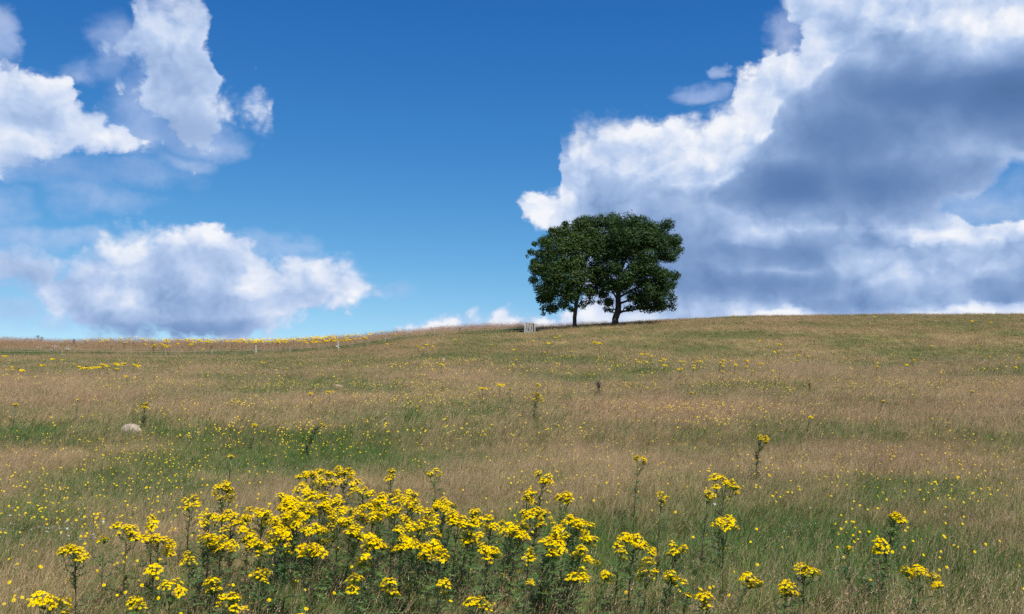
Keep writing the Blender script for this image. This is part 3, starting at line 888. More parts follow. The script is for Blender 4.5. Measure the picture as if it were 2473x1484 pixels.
right_lumps = [(1260, 230, 95), (1110, 235, 95), (1400, 240, 85), (960, 230, 65), (1500, 290, 75), (1640, 265, 65), (1590, 330, 70), (1730, 400, 65), (1755, 490, 55), (1700, 560, 58), (1640, 560, 60), (1090, 400, 120), (1300, 390, 125), (1480, 410, 110),
               (1600, 460, 90), (1000, 560, 85), (1150, 560, 95), (1310, 560, 90), (1460, 570, 75), (1600, 740, 78), (1725, 765, 52), (1690, 830, 50), (1480, 700, 90), (1350, 680, 90), (1250, 770, 85), (1640, 900, 72), (1700, 975, 46), (1690, 1045, 46),
               (1600, 1040, 62), (1500, 1050, 58), (1400, 1040, 62), (1330, 960, 75), (1480, 890, 100), (1200, 860, 85), (1090, 860, 70), (1070, 1020, 46), (1055, 1080, 32), (1100, 1100, 24), (985, 420, 80), (1010, 700, 60), (1130, 700, 80), (1290, 1080, 36), (1555, 880, 80), (990, 1010, 30), (905, 235, 75), (1010, 215, 80), (960, 330, 90), (980, 840, 60), (1020, 930, 50), (1200, 310, 90), (1400, 330, 90), (1520, 360, 80), (1220, 470, 90), (1390, 490, 80), (1560, 560, 60), (1060, 780, 60), (1400, 790, 80), (1580, 810, 70), (1420, 960, 70), (1560, 970, 70)]
build_tree((745, 1268), 'smaller tree with slim trunk and loose olive green crown beside the white gate',
           [(745, 1268), (738, 1190), (742, 1115), (752, 1040), (770, 960), (770, 840), (760, 700), (740, 540)], [.26, .25, .25, .24, .19, .15, .11, .05],
           left_lumps, M['leaf_a'], 122.0, 5.0, 66000,
           [(7, 640, 960, -2.0, .12), (7, 850, 980, 1.5, .12), (9, 560, 1000, -1, .12), (10, 600, 760, 2.2, .13), (11, 900, 760, -2.2, .12), (12, 520, 640, -2.4, .12), (13, 700, 560, 2.4, .11), (14, 860, 520, -1.5, .11), (16, 600, 420, 1.0, .09), (17, 800, 330, -.8, .08)],
           (640, 660, 400, 520), 11)
build_tree((1135, 1238), 'bigger tree with thick leaning trunk and dense dark green domed crown on the crest',
           [(1135, 1238), (1140, 1180), (1165, 1110), (1170, 1030), (1168, 940), (1180, 820), (1200, 680), (1230, 520)], [.44, .40, .41, .36, .32, .27, .19, .10],
           right_lumps, M['leaf_b'], 122.0, 6.3, 108000,
           [(5, 1270, 1080, .3, .16), (6, 1480, 1100, -1.5, .16), (6, 1070, 1060, -.6, .10), (9, 1500, 960, -2.6, .16), (10, 1050, 860, 2.2, .15), (11, 1600, 800, -1, .16), (12, 1000, 620, -2.4, .15), (13, 1350, 720, 2.8, .15), (14, 1600, 560, -2.0, .15),
            (15, 1100, 420, -2.5, .14), (16, 1450, 420, 2.2, .14), (17, 1300, 330, -1.4, .12), (19, 1150, 260, .6, .10), (20, 1450, 300, 1.0, .10)],
           (1340, 640, 480, 540), 12)

# ------------------------------------------------------------------ gate and fence by the trees
def build_gate():
    g = ground_at(1277, 803, 0.0, 112, 124)
    Yd = 118.6
    g = at_depth(1279, 803, Yd); g.z = float(zf(g.x, g.y)) - 0.02
    root = thing('field_gate', g, 'small white wooden slatted gate standing at the crest beside the trees', 'gate', rz=math.radians(-9))
    k = Yd / (FPX * 1.65629 * 21.2)           # metres per close-up pixel of the gate
    X = lambda x: (x - 820) * k
    H = 1.10
    root.scale = (.92, .92, .92)
    def part(name, mat, *boxes):
        mb = MB()
        for c, s_, r in boxes: mb.box(c, s_, Euler(r) if r else None)
        me = mb.mesh(name, M[mat])
        o = obj(name, me, root)
        bv = o.modifiers.new('edge', 'BEVEL'); bv.width = .008; bv.segments = 1
        return o
    part('post', 'greywood', ((X(385), .02, .58), (.13, .13, 1.26), (0, .02, 0)))
    part('post', 'darkwood', ((X(1150), .05, .55), (.17, .17, 1.34), (0, .03, 0)))
    part('post', 'greywood', ((X(1275), .35, .42), (.11, .11, .95), (0, -.04, 0)))
    part('rail', 'darkwood', ((X(760), 0.03, H - .03), (X(1080) - X(430), .045, .075), None))
    part('rail', 'wood', ((X(790), -.005, .10), (X(1120) - X(470), .045, .10), None))
    for i, (xa, xb) in enumerate([(450, 520), (590, 660), (745, 810), (900, 960), (1065, 1110)]):
        L = H - .06; a = math.atan2(X(xb) - X(xa), L)
        part('slat', 'wood', (((X(xa) + X(xb)) / 2, -.045 - .002 * i, .06 + L / 2), (.085, .025, L), (0, -a, 0)))
    dx, dz = X(1130) - X(600), .98
    part('brace', 'wood', (((X(600) + X(1130)) / 2, -.012, .58), (.07, .03, math.hypot(dx, dz)), (0, -math.atan2(dx, dz), 0)))
build_gate()

def build_fence():
    spots = [(618, 858), (817, 846)]
    Yd = 122.4
    base = []
    for px, py in spots:
        p = at_depth(px, py, Yd); p.z = float(zf(p.x, p.y)); base.append(p)
    root = thing('wire_fence', base[0], 'wire fence with two grey weathered posts along the meadow edge left of the gate', 'fence')
    o0 = base[0]
    for i, p in enumerate(base):
        mb = MB()
        n = 8; P = []; R = []
        for t, r in ((-.3, .115), (.0, .112), (.40, .105), (.44, .085), (.52, .10), (.70, .098), (.74, .08), (.80, .095), (.96, .095), (1.06, .09), (1.10, .05)):
            P.append(Vector((.01 * math.sin(5 * t), 0, t))); R.append(r)
        mb.tube(P, R, n)
        po = obj('post', mb.mesh('post', M['greywood'], False), root, p - o0)
        po.rotation_euler = (0, math.radians(random.uniform(-2, 2)), 0)
        if i == 1:
            m2 = MB(); m2.box((-.17, -.08, .50), (.20, .02, .09), Euler((0, .25, 0)))
            obj('plate', m2.mesh('plate', M['plate']), po)
    # thin stakes hidden in the verge and the strands
    line = []
    for px, py in ((-40, 860), (150, 860), (300, 860), (400, 860), (512, 859), (618, 858), (700, 854), (817, 846), (930, 834), (1050, 820), (1160, 809), (1262, 803)):
        p = at_depth(px, py, Yd if px < 1200 else 120.6); p.z = float(zf(p.x, p.y)); line.append((px, p))
    for px, p in line:
        if px in (150, 400, 512, 700, 930, 1050):
            mb = MB(); mb.tube([(0, 0, -.2), (0, 0, .4), (.01, 0, .78)], [.028, .026, .022], 6)
            obj('stake', mb.mesh('stake', M['greywood']), root, p - o0)
    for hgt in (.30, .55, .80):
        mb = MB()
        mb.tube([p - o0 + Vector((0, -.1, hgt)) for _, p in line], [.007] * len(line), 4)
        obj('wire', mb.mesh('wire', M['wire']), root)
build_fence()

# ------------------------------------------------------------------ stones
def stone(px, py, w, h, mat, label, seed, ymin=3.2):
    p = ground_at(px, py, 0, ymin)
    s_ = p.y / FPX
    W, H = w * s_, h * s_
    bm = bmesh.new()
    bmesh.ops.create_icosphere(bm, subdivisions=4, radius=1.0)
    rnd = random.Random(seed)
    offs = [(Vector((rnd.gauss(0, 1), rnd.gauss(0, 1), rnd.gauss(0, 1))).normalized(), rnd.uniform(.72, .95)) for _ in range(14)]
    for v in bm.verts:
        c = v.co.copy()
        for n, d in offs:
            e = c.dot(n) - d
            if e > 0: c -= n * e * .85
        k = 1 + (float(fbm(c.x * 2 + 5, c.y * 2 + c.z * 3, seed, 4)) - .5) * .28
        c *= k
        v.co = Vector((c.x * W * .5, c.y * W * .42, c.z * H * (1.0 if c.z > 0 else .5)))
    me = bpy.data.meshes.new('stone'); bm.to_mesh(me); bm.free()
    me.materials.append(M[mat]); me.polygons.foreach_set('use_smooth', [True] * len(me.polygons))
    o = obj('boulder', me, None, p + Vector((0, 0, .02)), (0, 0, rnd.uniform(-.3, .3)))
    tag(o, label, 'stone')
stone(317, 1052, 54, 24, 'rock', 'pale rounded boulder lying in the grass near the reddish patch', 3)
stone(1071, 874, 13, 10, 'rock_pink', 'small pinkish grey stone up the slope below the trees', 5)
stone(815, 938, 26, 9, 'rock_pink', 'low brownish stone behind a single ragwort stalk on the slope', 8)

# ------------------------------------------------------------------ ragwort
def floret(mb, c, n, r, bid, rays=9, withered=False):
    n = n.normalized()
    u = n.cross(Vector((.3, .2, .9)));
    if u.length < .05: u = n.cross(Vector((1, 0, 0)))
    u.normalize(); w = n.cross(u)
    V = [c + n * r * .05]; F = []
    a0 = random.uniform(0, 1)
    for k in range(rays * 2):
        a = a0 + math.pi * k / rays
        rr = r * (random.uniform(.9, 1.12) if k % 2 == 0 else .55)
        V.append(c + (u * math.cos(a) + w * math.sin(a)) * rr - n * r * (.12 if k % 2 == 0 else 0))
    m_ = rays * 2
    F = [(0, 1 + k, 1 + (k + 1) % m_) for k in range(m_)]
    mb.add(V, F, k=3.0 if withered else 0.0, bid=bid)
    V = [c + n * r * .42]; rr = r * .36
    for k in range(6):
        a = k * math.pi / 3
        V.append(c + (u * math.cos(a) + w * math.sin(a)) * rr + n * r * .1)
    mb.add(V, [(0, 1 + k, 1 + (k + 1) % 6) for k in range(6)], k=3.0 if withered else 1.0, bid=bid)

def cluster_mesh(seed, D=.095, nf=30, fr=.0112, rays=8, depth=.06):
    """one domed corymb of daisy-like flower heads on forking green stalks; origin at the joint below"""
    st = random.getstate(); random.seed(seed)
    mb = MB(); pts = []; tries = 0
    while len(pts) < nf and tries < 3000:
        tries += 1
        r = D / 2 * math.sqrt(random.random()); a = random.uniform(0, 6.28)
        x, y = r * math.cos(a), r * math.sin(a) * .95
        if all((x - q[0]) ** 2 + (y - q[1]) ** 2 > (fr * 1.18) ** 2 for q in pts): pts.append((x, y))
    for x, y in pts:
        rr = math.hypot(x, y) / (D / 2)
        z = depth * (1 - .62 * rr * rr) + random.uniform(-.009, .009)
        n = Vector((x * 16 + random.gauss(0, .25), y * 16 + random.gauss(0, .25), 1))
        floret(mb, Vector((x, y, z)), n, fr * random.uniform(.82, 1.15), random.random(), rays, random.random() < .10)
        if random.random() < .6:
            mid = Vector((x * .45, y * .45, z * .45))
            mb.tube([(0, 0, 0), mid, (x, y, z - .003)], [.0022, .0016, .0013], 3, False, k=2.0, bid=.5)
    random.setstate(st)
    return mb.mesh('flower_cluster', M['petal'])
CL = [cluster_mesh(100 + i, D=random.uniform(.075, .12), nf=random.randint(24, 46), fr=.0112, depth=.055) for i in range(8)]
CLS = [cluster_mesh(140 + i, D=.062, nf=15, fr=.0112, depth=.045) for i in range(4)]
CLF = [cluster_mesh(160 + i, D=.17, nf=20, fr=.028, rays=4, depth=.10) for i in range(4)]

def leaf(mb, base, az, elev, L, bid, droop=.5):
    """pinnately lobed leaf"""
    d = Vector((math.cos(az) * math.cos(elev), math.sin(az) * math.cos(elev), math.sin(elev)))
    side = Vector((-math.sin(az), math.cos(az), random.uniform(-.25, .25)))
    N = 5; V = []; F = []
    mid = []
    p = Vector(base)
    for i in range(N + 1):
        mid.append(p.copy())
        dd = (d - Vector((0, 0, droop * i / N))).normalized()
        p = p + dd * (L / N)
    prof = [.06, .18, .23, .26, .20, 0]
    up = Vector((0, 0, 1))
    for i in range(N + 1):
        V.append(mid[i])
    for i in range(N):
        for s_ in (-1, 1):
            a = mid[i]; b_ = mid[i + 1]
            tipv = a.lerp(b_, .75) + side * (s_ * prof[i + (0 if i < N - 1 else 0)] * L * random.uniform(.8, 1.25)) + up * (L * random.uniform(-.03, .06)) + d * L * .05
            q = a.lerp(b_, .62)
            o = len(V); V += [tipv, q]
            F += [(i, o, o + 1) if s_ > 0 else (o, i, o + 1)]
            if i > 0: pass
    mb.add(V, F, bid=bid, h=.5)
    w = side * L * .035
    mb.add([mid[0] - w * .4, mid[0] + w * .4, mid[2] + w * 1.2, mid[2] - w * 1.2, mid[4] + w, mid[4] - w, mid[5]], [(0, 1, 2, 3), (3, 2, 4, 5), (5, 4, 6)], bid=bid, h=.5)

def make_ragwort(pos, H, W, HV, lean, label, group, leafy_=1.0, seed=None, small=False, nmax=16, lean_y=0.0):
    """pos on the ground; H height, W width of the flower head, HV its vertical depth, lean = sideways offset of the top / H"""
    rnd = random.Random(seed)
    root = thing('ragwort_plant', pos, label, 'wildflower', group)
    top = Vector((lean * H, lean_y * H, H))
    bow = Vector((lean * H * .25, rnd.uniform(-.03, .03), H * .5))
    def S(t):
        return bow * (2 * t * (1 - t)) * 1.0 + top * t * t + Vector((0, 0, 0)) * (1 - t) ** 2 + Vector((0, 0, 0))
    sp = [S(t) for t in (0, .15, .3, .45, .6, .75, .88)]
    sp[0].z = -.04
    st = MB()
    r0 = .0042 + .0035 * H
    st.tube(sp, [r0 * (1 - .55 * i / 6) for i in range(7)], 5, hs=[0, .15, .3, .45, .6, .75, .88])
    # flower clusters: spread over a loose dome
    n = int(max(1, min(nmax, round(1.25 * (W / .085) ** 1.35 * (1 + HV / max(W, .05) * .8)))))
    cs = []
    tries = 0
    while len(cs) < n and tries < 400:
        tries += 1
        a = rnd.uniform(0, 6.28); r = math.sqrt(rnd.random())
        x = max(0, W / 2 - .035) * r * math.cos(a); y = max(0, W * .4 - .03) * r * math.sin(a)
        z = -HV * (r ** 1.6) * rnd.uniform(.2, 1.0) + rnd.uniform(-.014, .014) - x * (.22 + lean)
        if all((x - c[0]) ** 2 + (y - c[1]) ** 2 + ((z - c[2]) * 1.3) ** 2 > (.062 - tries * .00012) ** 2 for c in cs):
            cs.append((x, y, z))
    for (x, y, z) in cs:
        big = W > .07 and not small and rnd.random() < .8
        me = rnd.choice(CL if big else CLS)
        s_ = rnd.uniform(.68, 1.15) * (1.0 if n > 1 else max(.6, min(1.3, W / (.09 if big else .06))))
        c = top + Vector((x, y, z - .05))
        tl = (rnd.gauss(0, .22) - y * 1.5, rnd.gauss(.08, .22) + x * 1.8 + lean * .3, rnd.uniform(0, 6.28))
        obj('flower_cluster', me, root, c, tl, s_)
        t0 = rnd.uniform(.62, .85)
        j = S(t0); mdl = j.lerp(c, .55) + Vector((x * .15, y * .15, -.02))
        st.tube([j, mdl, c + Vector((0, 0, .006))], [r0 * .5, r0 * .42, r0 * .36], 4, False, hs=[t0, .9, 1.0])
    obj('stem', st.mesh('stem', M['stem'], True), root)
    fo = MB()
    nl = int((14 + 26 * H) * leafy_)
    stt = random.getstate(); random.seed(rnd.random())
    for i in range(nl):
        t = random.uniform(.06, .9) ** .85
        L = (.135 - .065 * t) * random.uniform(.7, 1.3)
        leaf(fo, S(t), random.uniform(0, 6.28), random.uniform(.1, .9), L, min(1, random.random() * (1.05 if t < .35 else .85)), random.uniform(.2, 1.1))
    random.setstate(stt)
    f = obj('foliage', fo.mesh('foliage', M['foliage']), root)
    f['kind'] = 'stuff'
    return root

G_CLUMP = 'ragwort plants of the dense near clump'
L_CLUMP = 'yellow ragwort plant packed among others in the dense flowering clump'
G_NEAR = 'loose ragwort plants round the near clump'
L_NEAR = 'single yellow ragwort plant standing apart from the dense clump in the near grass'
# photo pixel of the head's centre, head width and height in pixels, lean, clump?
near = [(505, 1250, 50, 30, .02, 1), (490, 1300, 50, 26, 0, 1), (540, 1190, 62, 50, .02, 1), (560, 1262, 110, 44, .03, 1), (635, 1245, 105, 36, .05, 1), (600, 1292, 62, 34, .02, 1), (665, 1272, 92, 40, .05, 1), (712, 1243, 72, 34, .05, 1),
        (632, 1318, 52, 28, .04, 1), (690, 1202, 42, 22, .05, 1), (752, 1162, 80, 46, .02, 1), (790, 1150, 60, 40, .04, 1), (835, 1150, 80, 50, .05, 1), (742, 1192, 60, 30, .02, 1), (800, 1212, 92, 44, .05, 1), (880, 1195, 105, 42, .08, 1), (850, 1242, 100, 46, .06, 1),
        (772, 1286, 90, 36, .05, 1), (756, 1332, 88, 34, .03, 1), (690, 1320, 40, 24, .02, 1), (905, 1310, 62, 34, .05, 1), (880, 1347, 52, 26, .03, 1), (925, 1218, 70, 34, .08, 1), (960, 1243, 72, 34, .08, 1), (990, 1205, 62, 36, .06, 1), (1080, 1216, 62, 36, .15, 1),
        (1015, 1283, 110, 42, .08, 1), (1000, 1322, 92, 34, .07, 1), (1065, 1341, 32, 18, .05, 1), (1032, 1248, 82, 34, .1, 1), (1110, 1262, 56, 28, .1, 1), (1146, 1300, 70, 40, .1, 1), (1190, 1268, 82, 44, .1, 1), (1238, 1282, 40, 30, .1, 1), (1182, 1332, 62, 26, .08, 1),
        (1275, 1202, 52, 32, .08, 1), (1300, 1246, 95, 40, .1, 1), (1390, 1266, 82, 40, .22, 1), (1425, 1302, 60, 36, .25, 1), (1415, 1342, 72, 40, .22, 1), (1282, 1331, 40, 22, .1, 1), (1322, 1316, 36, 22, .12, 1), (860, 1282, 50, 30, .05, 1), (820, 1258, 70, 30, .05, 1), (720, 1215, 60, 30, .03, 1),
        (945, 1145, 32, 24, .02, 0), (1050, 1141, 44, 26, -.02, 0), (120, 1466, 95, 40, .05, 0), (180, 1330, 92, 32, -.03, 0), (365, 1247, 34, 22, 0, 0), (306, 1283, 76, 30, .02, 0), (252, 1298, 24, 14, .02, 0), (386, 1312, 86, 52, .03, 0), (458, 1340, 30, 26, 0, 0), (460, 1210, 60, 22, .03, 0),
        (416, 1416, 82, 34, .05, 0), (371, 1384, 30, 24, .02, 0), (325, 1463, 46, 24, .03, 0), (557, 1450, 95, 40, .05, 0), (515, 1412, 36, 16, .03, 0), (630, 1389, 48, 20, .04, 0), (725, 1479, 30, 14, .03, 0), (855, 1411, 32, 22, .03, 0), (936, 1415, 52, 28, .05, 0), (1070, 1411, 34, 26, .08, 0), (1155, 1443, 56, 30, .08, 0),
        (1315, 1152, 42, 30, .12, 0), (1365, 1200, 44, 20, .15, 0), (1404, 1390, 62, 22, .2, 0), (1465, 1391, 42, 16, .15, 0), (1280, 1398, 30, 16, .1, 0), (1570, 1372, 60, 34, .12, 0), (1626, 1390, 62, 28, .15, 0), (1634, 1316, 62, 28, .1, 0), (1600, 1198, 40, 20, .08, 0), (1660, 1420, 28, 14, .1, 0), (1703, 1450, 40, 18, .1, 0),
        (1755, 1170, 72, 36, .12, 0), (1715, 1190, 42, 22, .12, 0), (1945, 1370, 52, 24, .05, 0), (1905, 1422, 58, 24, .12, 0), (2125, 1325, 30, 26, .02, 0), (2050, 1320, 24, 22, .02, 0), (1090, 1250, 30, 18, .1, 1), (1500, 1330, 34, 22, .1, 0)]
special = [(1535, 1325, 112, 62, .10, 'tall bushy ragwort plant with a rounded yellow crown right of the dense clump', 1.5), (1748, 1268, 78, 36, .03, 'ragwort plant with one flat yellow head on a straight bare reddish stem', .8), (2225, 1395, 112, 46, .06, 'bushy ragwort plant with a broad yellow head and dark leafy base at the right', 1.4),
           (2165, 1245, 40, 28, .20, 'tall dark leaning ragwort stalk with a small yellow head in the near grass', 4.0), (1840, 1062, 40, 26, .16, 'lone leafy ragwort stalk leaning above the pinkish seeding grass', 4.0), (1545, 1110, 42, 20, .1, 'slender pale ragwort pair with a thin flat yellow head on the near slope', 1.0), (1815, 1410, 58, 34, .42, 'ragwort plant leaning far over on a bent stem in the near grass', 1.1)]
for k in range(14):                      # the packed heart of the clump
    x = random.uniform(490, 1110); y = random.uniform(1185, 1335)
    if y < 1215 and not 690 < x < 1010: y += 45
    near.append((x, y, random.uniform(45, 85), random.uniform(26, 40), .05, 1))
for k in range(10):
    near.append((random.uniform(1130, 1440), random.uniform(1240, 1345), random.uniform(30, 60), random.uniform(20, 34), .15, 1))
def near_height(y):
    return float(np.interp(y, [1040, 1150, 1300, 1480], [.80, .78, .60, .42]))
def near_label(x, y, w, ln, cl):
    size = 'small headed' if w < 38 else 'broad headed' if w > 74 else 'medium headed'
    if cl:
        where = 'on the uphill edge of' if y < 1218 else 'on the downhill edge of' if y > 1308 else 'in the thick of'
        end = ' beside the bushy plant' if x > 1130 else ''
        return f'{size} yellow ragwort {where} the dense clump{end}'
    if x < 480: where = 'beside the dense clump on the white clover side'
    elif x < 1250 and y > 1370: where = 'low in the grass just downhill of the dense clump'
    elif x < 1400: where = 'standing clear just uphill of the dense clump'
    elif x < 1680: where = 'close round the bushy rounded plant'
    else: where = 'in open grass near the straight red stemmed plant'
    return f'{size} yellow ragwort {where}'
for i, (x, y, w, hp, ln, cl) in enumerate(near):
    H = near_height(y) * random.uniform(.94, 1.06)
    Yt = (CAM_H - H) * FPX / (y - hp / 2 - 930)
    # the head is offset by the lean, so stand the foot under it
    p = ground_at(x - ln * H * FPX / Yt, y - hp * .5, H)
    mpx = p.y / FPX
    make_ragwort(p, H, w * mpx * 1.05, hp * mpx * .8, ln, near_label(x, y, w, ln, cl), G_CLUMP if cl else G_NEAR, 1.9 if cl else 1.3, seed=500 + i)
for i, (x, y, w, hp, ln, lab, lf) in enumerate(special):
    H = near_height(y) * (1.05 if y > 1200 else 1.0)
    Yt = (CAM_H - H) * FPX / (y - hp / 2 - 930)
    p = ground_at(x - ln * H * FPX / Yt, y - hp * .5, H)
    mpx = p.y / FPX
    make_ragwort(p, H, w * mpx, hp * mpx * .62, ln, lab, None, lf, seed=900 + i, nmax=20)

# mid-slope plants
mid = [(1293, 957, 30, 22, .12), (1296, 930, 18, 6, .1), (1207, 931, 17, 8, .05), (1165, 940, 18, 8, .05), (1232, 939, 9, 5, 0), (1065, 882, 10, 6, .03), (750, 952, 14, 8, -.05), (795, 947, 17, 7, 0), (813, 922, 9, 5, .1), (348, 977, 20, 14, .05), (185, 965, 10, 5, 0),
       (36, 977, 16, 7, .05), (615, 1027, 18, 7, .05), (750, 1020, 18, 9, .45), (560, 1140, 18, 9, .1), (127, 870, 12, 5, 0), (103, 886, 14, 7, 0), (53, 898, 15, 6, 0), (12, 863, 14, 6, 0), (28, 888, 8, 4, 0), (330, 886, 20, 7, .05), (307, 910, 9, 5, 0), (635, 877, 8, 5, 0), (1437, 831, 13, 8, .1), (1450, 834, 12, 8, .2),
       (1420, 905, 9, 5, 0), (1490, 885, 8, 4, 0), (1670, 947, 13, 7, .3), (1884, 834, 11, 5, .4), (1870, 852, 9, 6, .3), (1835, 825, 8, 4, 0), (1955, 1007, 17, 8, .2), (2135, 967, 12, 6, .3), (2345, 945, 14, 5, .2), (2207, 872, 11, 5, .1), (2186, 882, 11, 5, .1), (2115, 886, 9, 4, 0), (2388, 862, 8, 4, .1), (2450, 888, 12, 5, .25),
       (2460, 866, 9, 4, .1), (2348, 778, 9, 4, 0), (2392, 780, 7, 3, 0), (1550, 858, 10, 4, 0), (1562, 856, 8, 4, 0), (1535, 872, 8, 4, 0), (1545, 876, 9, 4, 0), (1560, 875, 8, 4, 0), (1773, 764, 6, 4, 0), (2112, 766, 5, 3, 0), (1325, 832, 10, 5, 0), (1340, 818, 8, 4, 0), (1352, 814, 7, 4, 0), (1287, 826, 7, 4, 0), (1030, 835, 9, 4, 0), (1010, 838, 8, 4, 0),
       (1045, 838, 9, 4, 0), (1020, 842, 7, 4, 0), (1240, 846, 7, 4, 0), (1380, 850, 6, 3, 0), (490, 846, 16, 6, 0), (1745, 898, 8, 4, 0), (1950, 862, 7, 4, 0), (2270, 900, 9, 4, .1)]
for k in range(9): mid.append((190 + k * 6.2 + random.uniform(-2, 2), 892 + random.uniform(-5, 4), random.uniform(9, 13), 5, .03))
for k in range(9): mid.append((250 + random.uniform(-6, 55), 884 + random.uniform(-7, 9), random.uniform(7, 11), 4, .03))
for k in range(34): mid.append((random.uniform(1580, 1900), random.gauss(884, 11), random.uniform(5, 10), 4, random.uniform(0, .2)))
for k in range(18): mid.append((random.uniform(900, 2450), random.gauss(862, 22), random.uniform(4, 8), 3, random.uniform(0, .15)))
for k in range(8): mid.append((random.uniform(20, 900), random.gauss(885, 10), random.uniform(4, 8), 3, 0))

def proto_ragwort(seed, H=.7, ncl=4):
    rnd = random.Random(seed); st_ = random.getstate(); random.seed(seed)
    mb = MB(); mb.tube([(0, 0, -.05), (.01, 0, H * .5), (0, .01, H * .92)], [.012, .009, .006], 5, hs=[0, .5, .9])
    stem = mb.mesh('stem', M['stem'], True)
    fo = MB()
    for i in range(16):
        t = random.uniform(.08, .9); leaf(fo, (0, 0, H * t), random.uniform(0, 6.28), random.uniform(.1, .9), .13 * (1.15 - .6 * t), random.random() * .9)
    fol = fo.mesh('foliage', M['foliage'])
    cs = [(rnd.gauss(0, .55), rnd.gauss(0, .5), -abs(rnd.gauss(0, .25))) for _ in range(ncl)]
    random.setstate(st_)
    return stem, fol, cs, H
PROTO = [proto_ragwort(700 + i, .7, n) for i, n in enumerate((1, 2, 3, 4, 5, 6))]
def place_mid(x, y, w, hp, lean, label, group, H, far=False, ymin=14, ymax=170, hmax=None):
    p = ground_at(x - 0, y - hp * .5, H, ymin, ymax)
    mpx = p.y / FPX
    W = min(.42, max(.10, w * mpx))
    n = max(1, min(6, int(round(W / .075))))
    stem, fol, cs, H0 = PROTO[n - 1]
    k = H / H0
    p.x -= lean * H
    root = thing('ragwort_plant', p, label, 'wildflower', group, 0)
    root.rotation_euler = (random.uniform(-.05, .05), math.atan(lean) + random.uniform(-.04, .04), random.uniform(-.3, .3))
    obj('stem', stem, root, None, None, (1, 1, k))
    f = obj('foliage', fol, root, None, (0, 0, random.uniform(0, 6)), (1, 1, k)); f['kind'] = 'stuff'
    for c in (cs if n > 1 else [(0, 0, 0)]):
        obj('flower_cluster', random.choice(CL if p.y < 45 else CLF), root, (c[0] * W * .5, c[1] * W * .5, H - .07 + c[2] * min(.4, hp * mpx * .5)), (random.gauss(0, .15), random.gauss(.05, .15), random.uniform(0, 6)),
            min(1.5, W / (.10 if p.y < 45 else .15) / max(1, n ** .45)))
    return root
G_MID = 'ragwort stalks scattered over the slope'
L_MID = 'small yellow ragwort stalk standing in the dry grass up the slope'
uniq = {0: 'stout ragwort stalk topped by a thick yellow head at mid slope', 13: 'ragwort stalk bent over sideways in the dry grass at mid slope', 9: 'leafy ragwort stalk with a forked yellow head above the pale boulder'}
def mid_label(x, y, w, ln):
    lean_ = 'leaning ' if ln > .17 else ''
    if y < 800 and x > 1600: where = 'against the sky on the bare crest'
    elif x > 1250 and x < 1480 and y < 850: where = 'just below the two trees and gate'
    elif x < 370 and y < 900 and x > 180: where = 'in the yellow group below the verge'
    elif x < 700 and y < 912: where = 'in the field just below the wire fence'
    elif 990 < x < 1070 and y < 850: where = 'in the little row below the crest'
    elif 1520 < x < 1575: where = 'in the tight group on the slope below the bigger tree'
    elif 1575 <= x < 1920 and y < 912: where = 'in the loose drift on the slope past the bigger tree'
    elif x < 620: where = 'in the grass around the pale boulder'
    elif x < 1250 and y > 905: where = 'in the dry grass near the brownish stone'
    elif x < 1520: where = 'in the dry grass near the grey thistle'
    elif x > 1920 and y < 912: where = 'on the upper slope beyond the loose drift'
    else: where = 'in the yellow dotted grass near the low dark weed'
    return f'{lean_}small yellow ragwort stalk {where}'
for i, (x, y, w, hp, ln) in enumerate(mid):
    H = .75 if i in uniq else random.uniform(.55, .78)
    if i == 0: H = .85
    if i in uniq:
        p = ground_at(x - ln * 30, y - hp * .5, H); mpx = p.y / FPX
        make_ragwort(p, H, w * mpx, hp * mpx, ln, uniq[i], None, 5.0, seed=1200 + i, nmax=14)
        continue
    place_mid(x, y, w, hp, ln, uniq.get(i, mid_label(x, y, w, ln)), None if i in uniq else G_MID, H)

# the yellow band beyond the fence
band_px = []
def band_y(x): return float(np.interp(x, [0, 150, 300, 600, 800, 960, 1000], [823, 822, 825, 827, 824, 816, 812]))
for k in range(95): band_px.append((random.choice([random.gauss(470, 120), random.gauss(640, 80), random.gauss(800, 60), random.uniform(250, 960)]), random.gauss(1.0, 2.0)))
for k in range(14): band_px.append((random.gauss(400, 40), random.gauss(11, 3)))
for i, (x, dy) in enumerate(band_px):
    x = min(975, max(20, x))
    place_mid(x, band_y(x) + dy, random.uniform(9, 16), 5, 0, 'yellow ragwort plant in the flowering band beyond the wire fence', 'ragwort in the band beyond the fence', random.uniform(.9, 1.2), True, 125, 156)
# what is left of the band reads as one yellow mass
mb = MB(); mp = MB()
for k in range(420):
    x = random.choice([random.gauss(470, 120), random.gauss(650, 90), random.gauss(800, 60), random.uniform(260, 980)])
    x = min(985, max(230, x))
    p = at_depth(x, 0, random.uniform(138, 158)); p.z = float(zf(p.x, p.y))
    H = random.uniform(.8, 1.2)
    mb.tube([(p.x, p.y, p.z - .05), (p.x, p.y, p.z + H)], [.02, .012], 3, False, k=2.0, bid=.4)
    for j in range(random.randint(2, 5)):
        c = p + Vector((random.gauss(0, .14), random.gauss(0, .14), H + random.uniform(-.12, .03)))
        floret(mb, c, Vector((random.gauss(0, .25), random.gauss(-.2, .25), 1)), random.uniform(.10, .16), random.random(), 5)
tag(obj('far_ragwort', mb.mesh('far_ragwort', M['petal'])), 'distant yellow ragwort massed along the skyline beyond the fence', 'wildflowers', kind='stuff')

